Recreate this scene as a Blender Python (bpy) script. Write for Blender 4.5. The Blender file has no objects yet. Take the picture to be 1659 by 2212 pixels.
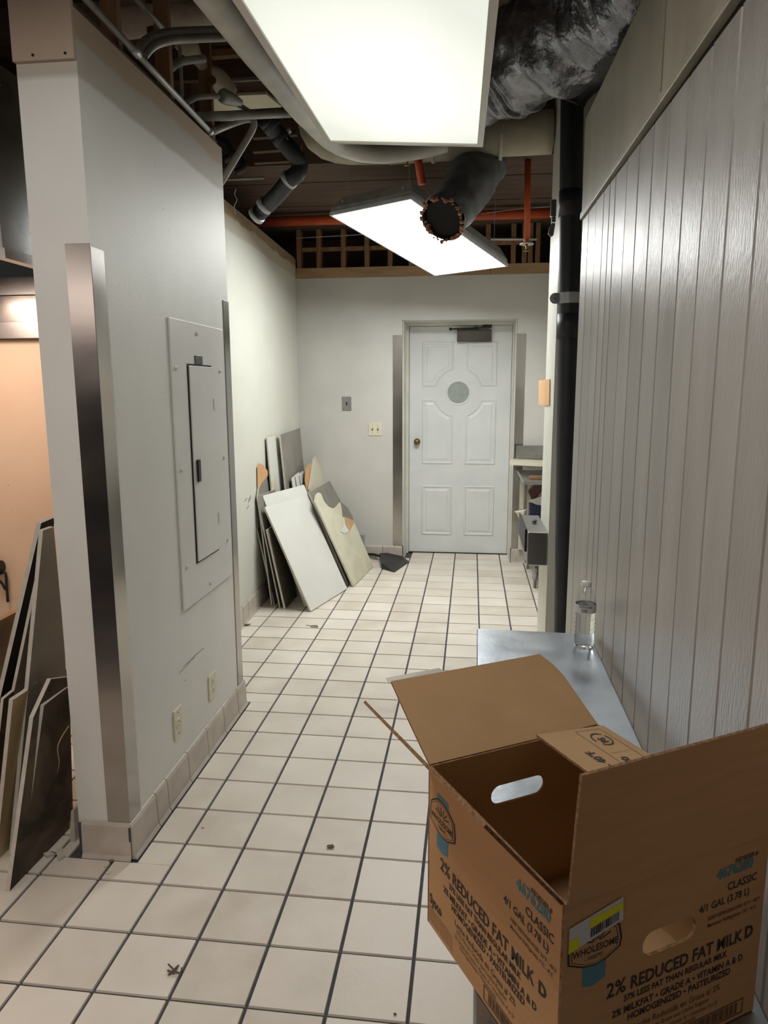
import bpy, bmesh, math, random
import numpy as np
from mathutils import Vector, Matrix, noise
random.seed(7)
S = bpy.context.scene
COL = S.collection
# ------------------------------------------------------------------ camera
CX, CY, CZ = 1.15597, -1.92533, 1.54130
R_ = np.array([0.99269025, 0.1206528, -0.00299363])
U_ = np.array([-0.01756326, 0.16895587, 0.98546712])
F_ = np.array([-0.11940516, 0.97821103, -0.16983991])
FPX = 1543.03
cd = bpy.data.cameras.new('camera'); cam = bpy.data.objects.new('camera', cd); COL.objects.link(cam)
cd.sensor_fit = 'VERTICAL'; cd.sensor_height = 36.0; cd.lens = FPX / 2212 * 36.0; cd.clip_start = .02; cd.clip_end = 60
m = Matrix(((R_[0], U_[0], -F_[0], CX), (R_[1], U_[1], -F_[1], CY), (R_[2], U_[2], -F_[2], CZ), (0, 0, 0, 1)))
cam.matrix_world = m
S.camera = cam
S.view_settings.view_transform = 'Standard'; S.view_settings.look = 'None'
S.view_settings.exposure = 0.0; S.view_settings.gamma = 1.0
S.view_settings.use_curve_mapping = False
# ------------------------------------------------------------------ world and area lights
w = bpy.data.worlds.new('world'); S.world = w; w.use_nodes = True
w.node_tree.nodes['Background'].inputs[0].default_value = (.90, .88, .86, 1)
w.node_tree.nodes['Background'].inputs[1].default_value = .02
LENS_NEAR = 1.25      # brightness of the dim near fixture's lens
LENS_FAR = 23.0       # brightness of the far fixture's lens
def area(name, loc, look, sx, sy, power, col):
    l = bpy.data.lights.new(name, 'AREA'); l.shape = 'RECTANGLE'; l.size = sx; l.size_y = sy; l.energy = power; l.color = col
    o = bpy.data.objects.new(name, l); COL.objects.link(o); o.location = loc
    o.rotation_euler = (Vector(look) - Vector(loc)).to_track_quat('-Z', 'Y').to_euler()
    return o
area('hood_lamp', (-1.25, 1.0, 1.98), (-1.3, 1.4, .6), .5, .3, 11, (1, .76, .62))
area('kitchen_ceiling_lamp', (-1.5, -1.6, 2.1), (-.4, -1.0, .0), 11.2, .6, 50, (1, .84, .75))
area('added_overhead_fill', (.35, -1.0, 2.62), (.35, -1.0, 0), .5, .5, 19, (1, .96, .90))   # added fill light above the frame, brightens the box and partition

# ------------------------------------------------------------------ helpers
def ray(x, y):
    return F_ + (x - 829.5) / FPX * R_ - (y - 1106) / FPX * U_
def at(x, y, ax, v):
    """world point seen along a bearing, on the plane ax = v"""
    d = ray(x, y); C = np.array([CX, CY, CZ]); k = 'xyz'.index(ax)
    return Vector(C + d * ((v - C[k]) / d[k]))
def onplane(x, y, P, n):
    d = Vector(ray(x, y)); C = Vector((CX, CY, CZ)); return C + d * ((Vector(P) - C).dot(n) / d.dot(n))
W = {}
def tag(o, label=None, cat=None, group=None, kind=None):
    if label: o['label'] = label
    if cat: o['category'] = cat
    if group: o['group'] = group
    if kind: o['kind'] = kind
    return o
def thing(name, label, cat, loc, group=None):
    o = bpy.data.objects.new(name, None); COL.objects.link(o); o.location = loc; o.empty_display_size = .05
    W[o.name] = Vector(loc); return tag(o, label, cat, group)
def obj(name, bm, mats, parent=None, smooth=False, bevel=0):
    """link a bmesh written in world coordinates as one object with its origin at its base"""
    bmesh.ops.recalc_face_normals(bm, faces=bm.faces[:])
    co = [v.co for v in bm.verts]
    o0 = Vector(((min(c.x for c in co) + max(c.x for c in co)) / 2, (min(c.y for c in co) + max(c.y for c in co)) / 2, min(c.z for c in co)))
    bmesh.ops.translate(bm, verts=bm.verts[:], vec=-o0)
    me = bpy.data.meshes.new(name); bm.to_mesh(me); bm.free()
    if not isinstance(mats, (list, tuple)): mats = [mats]
    for mm in mats: me.materials.append(mm)
    if smooth:
        for pgn in me.polygons: pgn.use_smooth = True
    o = bpy.data.objects.new(name, me); COL.objects.link(o)
    if parent is not None: o.parent = parent; o.location = o0 - W[parent.name]
    else: o.location = o0
    W[o.name] = o0
    if bevel:
        b = o.modifiers.new('bevel', 'BEVEL'); b.width = bevel; b.segments = 2; b.limit_method = 'ANGLE'
    return o
def BM(): return bmesh.new()
def box(bm, a, b, mi=0):
    x0, y0, z0 = [min(a[i], b[i]) for i in range(3)]; x1, y1, z1 = [max(a[i], b[i]) for i in range(3)]
    v = [bm.verts.new(c) for c in ((x0,y0,z0),(x1,y0,z0),(x1,y1,z0),(x0,y1,z0),(x0,y0,z1),(x1,y0,z1),(x1,y1,z1),(x0,y1,z1))]
    for f in ((0,3,2,1),(4,5,6,7),(0,1,5,4),(1,2,6,5),(2,3,7,6),(3,0,4,7)):
        bm.faces.new([v[i] for i in f]).material_index = mi
    return bm
def hexa(bm, P, mi=0):
    """8 points: bottom ring, top ring"""
    v = [bm.verts.new(c) for c in P]
    for f in ((0,3,2,1),(4,5,6,7),(0,1,5,4),(1,2,6,5),(2,3,7,6),(3,0,4,7)):
        bm.faces.new([v[i] for i in f]).material_index = mi
    return bm
def slab(bm, poly, n, th, mi=(0, 0, 0)):
    """polygon (world points) with thickness th going to -n; materials face, edge, back"""
    n = Vector(n).normalized()
    a = [bm.verts.new(Vector(p)) for p in poly]; b = [bm.verts.new(Vector(p) - n * th) for p in poly]
    bm.faces.new(a).material_index = mi[0]; bm.faces.new(b[::-1]).material_index = mi[2]
    for i in range(len(a)):
        j = (i + 1) % len(a); bm.faces.new((a[i], b[i], b[j], a[j])).material_index = mi[1]
    return bm
def smooth_path(P, n=6):
    P = [Vector(p) for p in P]
    if len(P) < 3 or n < 2: return P
    out = []
    for i in range(len(P) - 1):
        p0 = P[max(i - 1, 0)]; p1 = P[i]; p2 = P[i + 1]; p3 = P[min(i + 2, len(P) - 1)]
        for k in range(n):
            t = k / n
            out.append(.5 * ((2 * p1) + (-p0 + p2) * t + (2 * p0 - 5 * p1 + 4 * p2 - p3) * t * t + (-p0 + 3 * p1 - 3 * p2 + p3) * t ** 3))
    out.append(P[-1]); return out
def tube(bm, P, r, seg=12, n=1, cap=True, lump=0, lscale=6, seed=0, hollow=0):
    P = smooth_path(P, n); k = len(P)
    rr = r if callable(r) else (lambda t: r)
    t0 = (P[1] - P[0]).normalized(); up = Vector((0, 0, 1)) if abs(t0.z) < .9 else Vector((1, 0, 0))
    nrm = t0.cross(up).normalized(); rings = []
    for i in range(k):
        t = (P[min(i + 1, k - 1)] - P[max(i - 1, 0)]).normalized()
        nrm = (nrm - t * nrm.dot(t)).normalized(); bn = t.cross(nrm)
        ring = []
        for s in range(seg):
            a = 2 * math.pi * s / seg; d = nrm * math.cos(a) + bn * math.sin(a)
            R = rr(i / (k - 1))
            if lump: R *= 1 + lump * noise.noise((P[i] + d * R) * lscale + Vector((seed, 0, 0)))
            ring.append(bm.verts.new(P[i] + d * R))
        rings.append(ring)
    for i in range(k - 1):
        for s in range(seg):
            bm.faces.new((rings[i][s], rings[i][(s + 1) % seg], rings[i + 1][(s + 1) % seg], rings[i + 1][s]))
    if cap: bm.faces.new(rings[0][::-1]); bm.faces.new(rings[-1])
    return bm
def lathe(bm, prof, c, axis=(0, 0, 1), seg=20, cap=True):
    """profile of (radius, height) about an axis through c"""
    A = Vector(axis).normalized(); t = Vector((1, 0, 0)) if abs(A.x) < .9 else Vector((0, 1, 0))
    n = A.cross(t).normalized(); b = A.cross(n); rings = []
    for (r, h) in prof:
        rings.append([bm.verts.new(Vector(c) + A * h + (n * math.cos(2*math.pi*s/seg) + b * math.sin(2*math.pi*s/seg)) * max(r, 1e-4)) for s in range(seg)])
    for i in range(len(rings) - 1):
        for s in range(seg): bm.faces.new((rings[i][s], rings[i][(s+1) % seg], rings[i+1][(s+1) % seg], rings[i+1][s]))
    if cap: bm.faces.new(rings[0][::-1]); bm.faces.new(rings[-1])
    return bm
def ico(bm, c, r, sub=2, sc=(1, 1, 1), lump=0):
    g = bmesh.ops.create_icosphere(bm, subdivisions=sub, radius=r)
    for v in g['verts']:
        if lump: v.co *= 1 + lump * noise.noise(v.co / r * 1.7 + Vector(c) * 9)
        v.co = Vector((v.co.x * sc[0], v.co.y * sc[1], v.co.z * sc[2])) + Vector(c)
    return bm
# ------------------------------------------------------------------ materials
def lin(c): return tuple(((v / 255) / 12.92 if v / 255 <= .04045 else ((v / 255 + .055) / 1.055) ** 2.4) for v in c)
def mat(name, c1, c2=None, scale=6, rough=.6, metal=0, bump=0, bscale=80, specks=0, speck_col=(60, 50, 42), spscale=60,
        stretch=(1, 1, 1), detail=6, dist=.0, rough2=None, spec=.5, coat=0, zsplit=None, world_co=True, contrast=(.3, .7)):
    M = bpy.data.materials.new(name); M.use_nodes = True; N = M.node_tree.nodes; L = M.node_tree.links
    P = N['Principled BSDF']; P.inputs['Roughness'].default_value = rough; P.inputs['Metallic'].default_value = metal
    P.inputs['Specular IOR Level'].default_value = spec; P.inputs['Coat Weight'].default_value = coat
    if world_co:
        g = N.new('ShaderNodeNewGeometry'); src = g.outputs['Position']
    else:
        g = N.new('ShaderNodeTexCoord'); src = g.outputs['Object']
    mp = N.new('ShaderNodeMapping'); mp.inputs['Scale'].default_value = stretch; L.new(src, mp.inputs[0])
    c2 = c2 or c1
    n1 = N.new('ShaderNodeTexNoise'); n1.inputs['Scale'].default_value = scale; n1.inputs['Detail'].default_value = detail; n1.inputs['Distortion'].default_value = dist
    L.new(mp.outputs[0], n1.inputs['Vector'])
    rp = N.new('ShaderNodeValToRGB'); rp.color_ramp.elements[0].position = contrast[0]; rp.color_ramp.elements[1].position = contrast[1]
    rp.color_ramp.elements[0].color = (*lin(c1), 1); rp.color_ramp.elements[1].color = (*lin(c2), 1)
    L.new(n1.outputs[0], rp.inputs[0]); col = rp.outputs[0]
    def mix(fac, a, b):
        mx = N.new('ShaderNodeMix'); mx.data_type = 'RGBA'; L.new(fac, mx.inputs[0])
        L.new(a, mx.inputs[6])
        if isinstance(b, tuple): mx.inputs[7].default_value = (*b, 1)
        else: L.new(b, mx.inputs[7])
        return mx.outputs[2]
    if zsplit:
        for (z0, wob, cc) in zsplit:
            sx = N.new('ShaderNodeSeparateXYZ'); L.new(g.outputs['Position'] if world_co else src, sx.inputs[0])
            n2 = N.new('ShaderNodeTexNoise'); n2.inputs['Scale'].default_value = 3; L.new(src, n2.inputs['Vector'])
            ma = N.new('ShaderNodeMath'); ma.operation = 'MULTIPLY_ADD'; L.new(n2.outputs[0], ma.inputs[0]); ma.inputs[1].default_value = wob; L.new(sx.outputs[2], ma.inputs[2])
            mr = N.new('ShaderNodeMapRange'); L.new(ma.outputs[0], mr.inputs[0]); mr.inputs[1].default_value = z0 + wob * .5 - .008; mr.inputs[2].default_value = z0 + wob * .5 + .008
            col = mix(mr.outputs[0], col, lin(cc))
    if specks:
        v = N.new('ShaderNodeTexVoronoi'); v.inputs['Scale'].default_value = spscale; L.new(src, v.inputs['Vector'])
        n3 = N.new('ShaderNodeTexNoise'); n3.inputs['Scale'].default_value = 2.2; L.new(src, n3.inputs['Vector'])
        mr = N.new('ShaderNodeMapRange'); L.new(v.outputs['Distance'], mr.inputs[0]); mr.inputs[1].default_value = .10; mr.inputs[2].default_value = .02
        mr2 = N.new('ShaderNodeMapRange'); L.new(n3.outputs[0], mr2.inputs[0]); mr2.inputs[1].default_value = .48; mr2.inputs[2].default_value = .75
        wn = N.new('ShaderNodeMath'); wn.operation = 'MULTIPLY'; L.new(mr.outputs[0], wn.inputs[0]); L.new(mr2.outputs[0], wn.inputs[1])
        w2 = N.new('ShaderNodeMath'); w2.operation = 'MULTIPLY'; L.new(wn.outputs[0], w2.inputs[0]); w2.inputs[1].default_value = specks; w2.use_clamp = True
        col = mix(w2.outputs[0], col, lin(speck_col))
    L.new(col, P.inputs['Base Color'])
    if rough2 is not None:
        mr = N.new('ShaderNodeMapRange'); L.new(n1.outputs[0], mr.inputs[0]); mr.inputs[1].default_value = .3; mr.inputs[2].default_value = .7; mr.inputs[3].default_value = rough; mr.inputs[4].default_value = rough2
        L.new(mr.outputs[0], P.inputs['Roughness'])
    if bump:
        nb = N.new('ShaderNodeTexNoise'); nb.inputs['Scale'].default_value = bscale; nb.inputs['Detail'].default_value = 4; L.new(mp.outputs[0], nb.inputs['Vector'])
        b = N.new('ShaderNodeBump'); b.inputs['Strength'].default_value = bump; b.inputs['Distance'].default_value = .01; L.new(nb.outputs[0], b.inputs['Height'])
        L.new(b.outputs[0], P.inputs['Normal'])
    return M
def emis(name, col, strength, base=(240, 240, 235)):
    M = mat(name, base, rough=.35, bump=.1, bscale=300); P = M.node_tree.nodes['Principled BSDF']
    P.inputs['Emission Color'].default_value = (*lin(col), 1); P.inputs['Emission Strength'].default_value = strength; return M
def glass(name, col, rough, ior, thin=False):
    M = mat(name, col, rough=rough); P = M.node_tree.nodes['Principled BSDF']; P.inputs['Transmission Weight'].default_value = 1; P.inputs['IOR'].default_value = ior; return M

m_grout = mat('grout', (62, 63, 68), (80, 80, 84), 30, .85)
m_tile = mat('floor_tile', (214, 204, 190), (232, 223, 210), 4, .38, rough2=.5, bump=.05, bscale=60, specks=.8, speck_col=(96, 82, 70), spscale=75)
m_tile2 = mat('floor_tile_worn', (206, 195, 180), (226, 217, 204), 5, .35, rough2=.5, bump=.06, bscale=60, specks=1, speck_col=(96, 82, 70), spscale=95)
m_tile3 = mat('floor_tile_clean', (220, 211, 198), (236, 228, 216), 3, .4, rough2=.5, bump=.05, bscale=50, specks=.5, speck_col=(100, 88, 76), spscale=60)
m_cove = mat('base_tile', (178, 167, 155), (204, 195, 184), 9, .4, bump=.05, specks=1.0, speck_col=(88, 76, 66), spscale=70)
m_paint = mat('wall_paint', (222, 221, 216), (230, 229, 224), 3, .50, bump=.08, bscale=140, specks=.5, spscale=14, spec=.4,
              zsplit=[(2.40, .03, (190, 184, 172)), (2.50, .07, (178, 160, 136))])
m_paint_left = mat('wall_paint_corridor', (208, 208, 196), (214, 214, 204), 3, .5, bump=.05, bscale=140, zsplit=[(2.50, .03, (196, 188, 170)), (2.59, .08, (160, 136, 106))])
m_paint_back = mat('wall_paint_back', (198, 196, 190), (208, 206, 200), 3, .55, bump=.05, bscale=140)
m_kitchen = mat('wall_paint_kitchen', (214, 190, 165), (224, 202, 178), 2, .5, specks=1, spscale=22, speck_col=(110, 90, 75))
m_frp = mat('wall_panel_board', (134, 131, 128), (162, 158, 154), 3.2, .30, stretch=(2.5, 2.5, .6), rough2=.42, bump=.18, bscale=70, specks=.5, spscale=40, speck_col=(92, 84, 80), spec=.6)
m_frp2 = mat('wall_panel_board_pale', (140, 137, 133), (166, 162, 157), 4, .30, stretch=(3, 3, .6), rough2=.42, bump=.18, bscale=70, specks=.5, spscale=40, speck_col=(92, 84, 80), spec=.6)
m_upper = mat('upper_panel', (156, 152, 136), (176, 171, 156), 3, .36, stretch=(3, 3, .6), bump=.12, bscale=70, specks=.5, spscale=30)
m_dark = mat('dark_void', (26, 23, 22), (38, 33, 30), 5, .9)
m_deck = mat('plywood_deck', (70, 52, 40), (92, 70, 54), 3, .8, stretch=(1, 6, 1), bump=.1)
m_wood = mat('framing_timber', (122, 90, 60), (148, 114, 78), 4, .75, stretch=(6, 6, .8), bump=.1)
m_wood_dark = mat('joist_timber', (70, 50, 36), (90, 66, 48), 4, .8, stretch=(.8, 6, 6), bump=.1)
m_plate = mat('top_plate_timber', (160, 128, 92), (182, 150, 112), 5, .7, stretch=(1, 5, 5), specks=1, spscale=10, speck_col=(84, 60, 40))
m_steel = mat('stainless_steel', (156, 156, 156), (168, 168, 166), 3, .24, 1, rough2=.32, bump=.02, bscale=60)
m_steel_h = mat('stainless_steel_top', (138, 144, 150), (176, 180, 184), 5, .26, 1, rough2=.45, bump=.05, bscale=60, specks=.6, spscale=50)
m_guard = mat('corner_guard_steel', (158, 154, 150), (174, 170, 166), 2.2, .16, 1, rough2=.26, stretch=(1, 1, 2), bump=.015, bscale=8)
m_galv = mat('galvanised_metal', (160, 162, 164), (184, 186, 186), 20, .42, .3)
m_galv_d = mat('dusty_conduit', (140, 140, 134), (164, 163, 156), 12, .5, .15)
m_black = mat('black_plastic', (20, 20, 22), (32, 32, 35), 20, .42)
m_blackpipe = mat('black_pipe', (24, 26, 32), (36, 38, 44), 8, .5, bump=.03, bscale=30)
m_white = mat('white_enamel', (214, 214, 210), (224, 224, 220), 5, .35)
m_door = mat('door_paint', (214, 217, 217), (224, 226, 226), 4, .38, bump=.02, bscale=90)
m_frame = mat('door_frame_paint', (204, 203, 192), (216, 214, 204), 5, .45)
m_panelwhite = mat('panel_enamel', (218, 217, 213), (224, 223, 219), 5, .40)
m_ivory = mat('ivory_plastic', (214, 208, 184), (222, 216, 194), 10, .35)
m_orange = mat('orange_pipe', (176, 72, 34), (200, 88, 44), 6, .5, specks=.5, spscale=20)
m_cream_duct = mat('cream_duct_wrap', (150, 142, 124), (186, 178, 158), 5, .6, bump=.12, bscale=14)
m_greywrap = mat('grey_pipe_wrap', (168, 166, 156), (202, 198, 186), 6, .6, bump=.15, bscale=18)
m_foil = mat('foil_duct', (96, 97, 102), (150, 150, 156), 5, .20, .75, bump=1.0, bscale=26, rough2=.36, dist=1.5)
m_bag = mat('dark_duct_jacket', (96, 99, 106), (130, 134, 140), 9, .45, .15, bump=.8, bscale=22)
m_insul = mat('pipe_insulation', (178, 168, 148), (206, 198, 180), 10, .85, bump=.3, bscale=30)
m_pink = mat('torn_insulation', (160, 110, 84), (190, 140, 110), 30, .9, bump=.5, bscale=90)
m_card = mat('cardboard', (188, 144, 98), (196, 151, 104), 12, .78, bump=.05, bscale=200, stretch=(1, 1, 8))
m_card_in = mat('cardboard_inside', (172, 138, 98), (180, 146, 106), 12, .82, bump=.06, bscale=180)
m_card_edge = mat('cardboard_edge', (92, 66, 44), (150, 112, 76), 160, .9)
m_ink = mat('black_ink', (52, 44, 44), (60, 52, 52), 40, .7)
m_ink_soft = mat('faint_ink', (92, 68, 50), (104, 78, 58), 60, .8)
m_blue = mat('blue_ink', (84, 128, 142), (90, 136, 150), 30, .7)
m_tape = mat('clear_tape', (206, 202, 192), (218, 214, 204), 10, .15)
m_label_w = mat('label_white', (206, 206, 206), rough=.5)
m_label_y = mat('label_yellow', (226, 222, 30), (216, 214, 40), 20, .5)
m_bd_white = mat('board_white_face', (216, 216, 208), (226, 226, 220), 3, .6, specks=.3, spscale=40)
m_bd_cream = mat('board_yellowed_face', (200, 196, 170), (216, 212, 190), 3.5, .65, dist=1, contrast=(.35, .6))
m_bd_stain = mat('board_stained_face', (208, 208, 200), (188, 166, 116), 2.6, .65, contrast=(.5, .72))
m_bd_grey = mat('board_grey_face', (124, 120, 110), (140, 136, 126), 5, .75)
m_bd_dark = mat('board_burnt_and_shaded_face', (58, 50, 42), (112, 98, 80), 5, .8, contrast=(.4, .7), dist=1)  # burnt board; also painted shade on the sheet behind it
m_bd_brown = mat('board_brown_speckled', (120, 112, 94), (92, 84, 66), 22, .85)
m_bd_edge = mat('board_gypsum_edge', (196, 190, 178), (214, 208, 198), 30, .85, specks=1.2, spscale=60, speck_col=(130, 110, 90))
m_bd_kraft = mat('board_kraft_and_lit_edge', (196, 152, 108), (208, 166, 122), 8, .8)  # kraft paper; also painted warm light on one sheet edge
m_bd_yell = mat('board_yellow_face', (192, 170, 124), (204, 184, 140), 6, .7)
m_brass = mat('aged_brass', (120, 92, 50), (142, 112, 66), 20, .35, .9)
m_bronze = mat('dark_bronze', (66, 60, 54), (80, 74, 66), 12, .45, .4)
m_etch = mat('etched_glass', (148, 156, 150), (160, 168, 162), 30, .35, bump=.3, bscale=60)
m_etch2 = mat('etched_relief', (178, 184, 178), rough=.5)
m_rubber = mat('sawdust', (190, 180, 160), (140, 120, 96), 60, .9)
m_plastic = glass('clear_plastic_sheet', (235, 238, 238), .25, 1.3)
m_pet = bpy.data.materials.new('bottle_plastic'); m_pet.use_nodes = True; N = m_pet.node_tree.nodes; L = m_pet.node_tree.links
N.remove(N['Principled BSDF']); tr = N.new('ShaderNodeBsdfTransparent'); tr.inputs[0].default_value = (.95, .96, .96, 1); gl_ = N.new('ShaderNodeBsdfGlossy'); gl_.inputs['Roughness'].default_value = .06
fz = N.new('ShaderNodeLayerWeight'); fz.inputs[0].default_value = .12; mu = N.new('ShaderNodeMath'); mu.operation = 'MULTIPLY_ADD'; L.new(fz.outputs['Facing'], mu.inputs[0]); mu.inputs[1].default_value = .45; mu.inputs[2].default_value = .04
ms = N.new('ShaderNodeMixShader'); L.new(mu.outputs[0], ms.inputs[0]); L.new(tr.outputs[0], ms.inputs[1]); L.new(gl_.outputs[0], ms.inputs[2]); L.new(ms.outputs[0], N['Material Output'].inputs[0])
m_water = glass('water', (250, 252, 252), 0, 1.12)
m_brown = mat('brown_cushion', (66, 34, 30), (84, 46, 40), 8, .5)
m_navy = mat('navy_box', (28, 34, 66), (36, 42, 78), 8, .5)
m_dirt = mat('dirt', (84, 70, 58), (120, 104, 88), 60, .95)
m_rim = mat('light_rim', (196, 190, 178), (208, 202, 190), 8, .4)
m_rim2 = mat('light_rim_grey', (176, 178, 180), (190, 192, 194), 8, .4)

# ------------------------------------------------------------------ floor of tiles
T = .205
PX0, PX1, PY0, PY1 = -.125, .055, .115, 1.30     # partition footprint
def xleft(y): return -.315 - .030 * (y - 2.0)      # corridor left wall face
BACK = 4.42; DOORY = 4.74
bm = BM(); box(bm, (-2.2, -3.2, -.06), (2.6, 5.2, -.006))
floor = tag(obj('floor', bm, m_grout), kind='structure')
xs = [(i * T, (i + 1) * T) for i in range(-10, 9)]
ys = [(j * T, (j + 1) * T) for j in range(-6, 20)] + [(4.10, 4.305), (4.305, 4.49), (4.49, 4.695), (4.695, 4.79)]
g = .0042
holes = [(PX0 - .035, PX1 + .030, PY0 - .025, PY1 + .03)]
def in_room(xc, yc):
    if yc > BACK: return .52 < xc < 1.56
    if yc > 1.3 and xc < xleft(yc) - .09: return False
    if yc > 1.3 and xc > 1.95: return False
    if yc < 1.3 and xc > 1.70: return False
    return True
full = None; rest = BM(); cnt = 0; cells = []
for (y0, y1) in ys:
    for (x0, x1) in xs:
        xc, yc = (x0 + x1) / 2, (y0 + y1) / 2
        if not in_room(xc, yc): continue
        cells.append((x0 + g, x1 - g, y0 + g, y1 - g))
def vis(c): xc, yc = (c[0]+c[1])/2, (c[2]+c[3])/2; return yc > -.75 and not (xc > 1.15 and yc < .3) and not (xc < -.95) and not (xc < -.35 and yc > .35)
shown = [c for c in cells if vis(c)]; hidden = [c for c in cells if not vis(c)]
shown = shown[:300]
tm = {}
for c in shown:
    pieces = [c]
    for h in holes:
        new = []
        for (a, b, c0, d) in pieces:
            if b <= h[0] or a >= h[1] or d <= h[2] or c0 >= h[3]: new.append((a, b, c0, d)); continue
            if c0 < h[2]: new.append((a, b, c0, h[2]))
            if d > h[3]: new.append((a, b, h[3], d))
            if a < h[0]: new.append((a, h[0], max(c0, h[2]), min(d, h[3])))
            if b > h[1]: new.append((h[1], b, max(c0, h[2]), min(d, h[3])))
        pieces = [q for q in new if q[1] - q[0] > .012 and q[3] - q[2] > .012]
    if not pieces: continue
    mm = random.choice([m_tile, m_tile, m_tile2, m_tile3])
    key = (mm.name, round(c[1] - c[0], 3), round(c[3] - c[2], 3))
    whole = pieces == [c]
    if whole and key in tm:
        o = bpy.data.objects.new('tile', tm[key]); COL.objects.link(o); o.parent = floor
        o.location = Vector(((c[0]+c[1])/2, (c[2]+c[3])/2, -.006)) - W[floor.name]; o.rotation_euler = (random.uniform(-.0006, .0006), random.uniform(-.0006, .0006), 0)
        continue
    bm = BM()
    for q in pieces:
        e = .0012
        hexa(bm, [(q[0],q[2],-.006),(q[1],q[2],-.006),(q[1],q[3],-.006),(q[0],q[3],-.006),(q[0]+e,q[2]+e,0),(q[1]-e,q[2]+e,0),(q[1]-e,q[3]-e,0),(q[0]+e,q[3]-e,0)])
    o = obj('tile', bm, mm, floor)
    if whole: tm[key] = o.data
bm = BM()
for c in hidden: box(bm, (c[0], c[2], -.006), (c[1], c[3], 0))
tag(obj('far_tiles', bm, m_tile, floor), kind='stuff')

# ------------------------------------------------------------------ walls
def struct(name, bm, mm, bevel=0, smooth=False): return tag(obj(name, bm, mm, None, smooth, bevel), kind='structure')
ZT = 2.575
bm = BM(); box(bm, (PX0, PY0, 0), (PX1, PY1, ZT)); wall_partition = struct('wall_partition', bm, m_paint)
bm = BM(); hexa(bm, [(xleft(PY1) - .12, PY1 - .10, 0), (xleft(PY1), PY1 - .10, 0), (xleft(4.6), 4.6, 0), (xleft(4.6) - .12, 4.6, 0),
                     (xleft(PY1) - .12, PY1 - .10, 2.65), (xleft(PY1), PY1 - .10, 2.65), (xleft(4.6), 4.6, 2.65), (xleft(4.6) - .12, 4.6, 2.65)])
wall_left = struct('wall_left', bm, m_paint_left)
# back wall: left of door, right of door, over door, and the sides of the recess
DL, DR, DT = .545, 1.53, 2.125
bm = BM(); box(bm, (-.6, BACK, 0), (DL, BACK + .12, 2.49)); box(bm, (DR, BACK, 0), (2.1, BACK + .12, 2.49)); box(bm, (DL, BACK, DT), (DR, BACK + .12, 2.49))
box(bm, (DL - .1, BACK + .12, 0), (DL, DOORY + .12, 2.3)); box(bm, (DR, BACK + .12, 0), (DR + .1, DOORY + .12, 2.3)); box(bm, (DL - .1, BACK + .12, DT), (DR + .1, DOORY + .12, 2.3))
wall_back = struct('wall_back', bm, m_paint_back)
# stub wall on the right behind the drain pipe
SX, SN, SF = 1.585, 1.98, 2.44
bm = BM(); box(bm, (SX, SN, 0), (2.02, SF, 3.2)); wall_stub = struct('wall_stub', bm, m_frame)
bm = BM(); box(bm, (1.98, 1.1, 0), (2.1, BACK, 3.2)); struct('wall_rear_right', bm, m_paint_back)
# kitchen wall on the left, facing the camera
bm = BM(); box(bm, (-2.2, 1.62, 0), (PX0 - .25, 1.72, 1.80)); wall_kitchen = struct('wall_kitchen', bm, m_kitchen)
bm = BM(); box(bm, (-2.3, -3.2, 0), (-2.2, 1.72, 3.3)); struct('wall_far_left', bm, m_kitchen)
# right wall of grooved boards : plane x = XR(y)
def XR(y): return 1.585 - .02 * (y - .4)
bm = BM(); hexa(bm, [(XR(-1.7)+.012, -1.7, 0), (XR(-1.7) + .12, -1.7, 0), (XR(1.09) + .12, 1.09, 0), (XR(1.09)+.012, 1.09, 0),
                     (XR(-1.7)+.012, -1.7, 2.54), (XR(-1.7) + .12, -1.7, 2.54), (XR(1.09) + .12, 1.09, 2.54), (XR(1.09)+.012, 1.09, 2.54)])
wall_right = struct('wall_right', bm, m_dark)
gy = [1.09, .951, .80, .661, .565, .484, .33, .189, .046, -.092, -.23, -.366, -.51, -.645, -.78, -.915, -1.05, -1.19, -1.33, -1.47, -1.69]
for k in range(len(gy) - 1):
    y1, y0 = gy[k] - .0012, gy[k + 1] + .0012; b = .004
    zt = 2.186; dx = random.uniform(0, .0012)
    bm = BM()
    n_ = [(XR(y0) + .014, y0), (XR(y1) + .014, y1)]
    P = []
    for z in (0.02, zt):
        P += [(XR(y0) + b + dx, y0, z), (XR(y0 + b) + dx, y0 + b, z), (XR(y1 - b) + dx, y1 - b, z), (XR(y1) + b + dx, y1, z), (XR(y1) + .016, y1, z), (XR(y0) + .016, y0, z)]
    v = [bm.verts.new(p) for p in P]
    for i in range(6): j = (i + 1) % 6; bm.faces.new((v[i], v[j], v[j + 6], v[i + 6]))
    bm.faces.new(v[:6][::-1]); bm.faces.new(v[6:])
    obj('plank', bm, m_frp if k % 2 else m_frp2, wall_right)
for (y1, y0) in ((1.085, -.004), (-.020, -1.69)):
    bm = BM(); hexa(bm, [(XR(y0) - .004, y0, 2.205 + .015 * (1.085 - y0)), (XR(y0) + .016, y0, 2.205 + .015 * (1.085 - y0)), (XR(y1) + .016, y1, 2.205 + .015 * (1.085 - y1)), (XR(y1) - .004, y1, 2.205 + .015 * (1.085 - y1)),
                         (XR(y0) - .004, y0, 2.555), (XR(y0) + .016, y0, 2.555), (XR(y1) + .016, y1, 2.555), (XR(y1) - .004, y1, 2.555)])
    obj('upper_panel', bm, m_upper, wall_right, bevel=.002)
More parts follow.
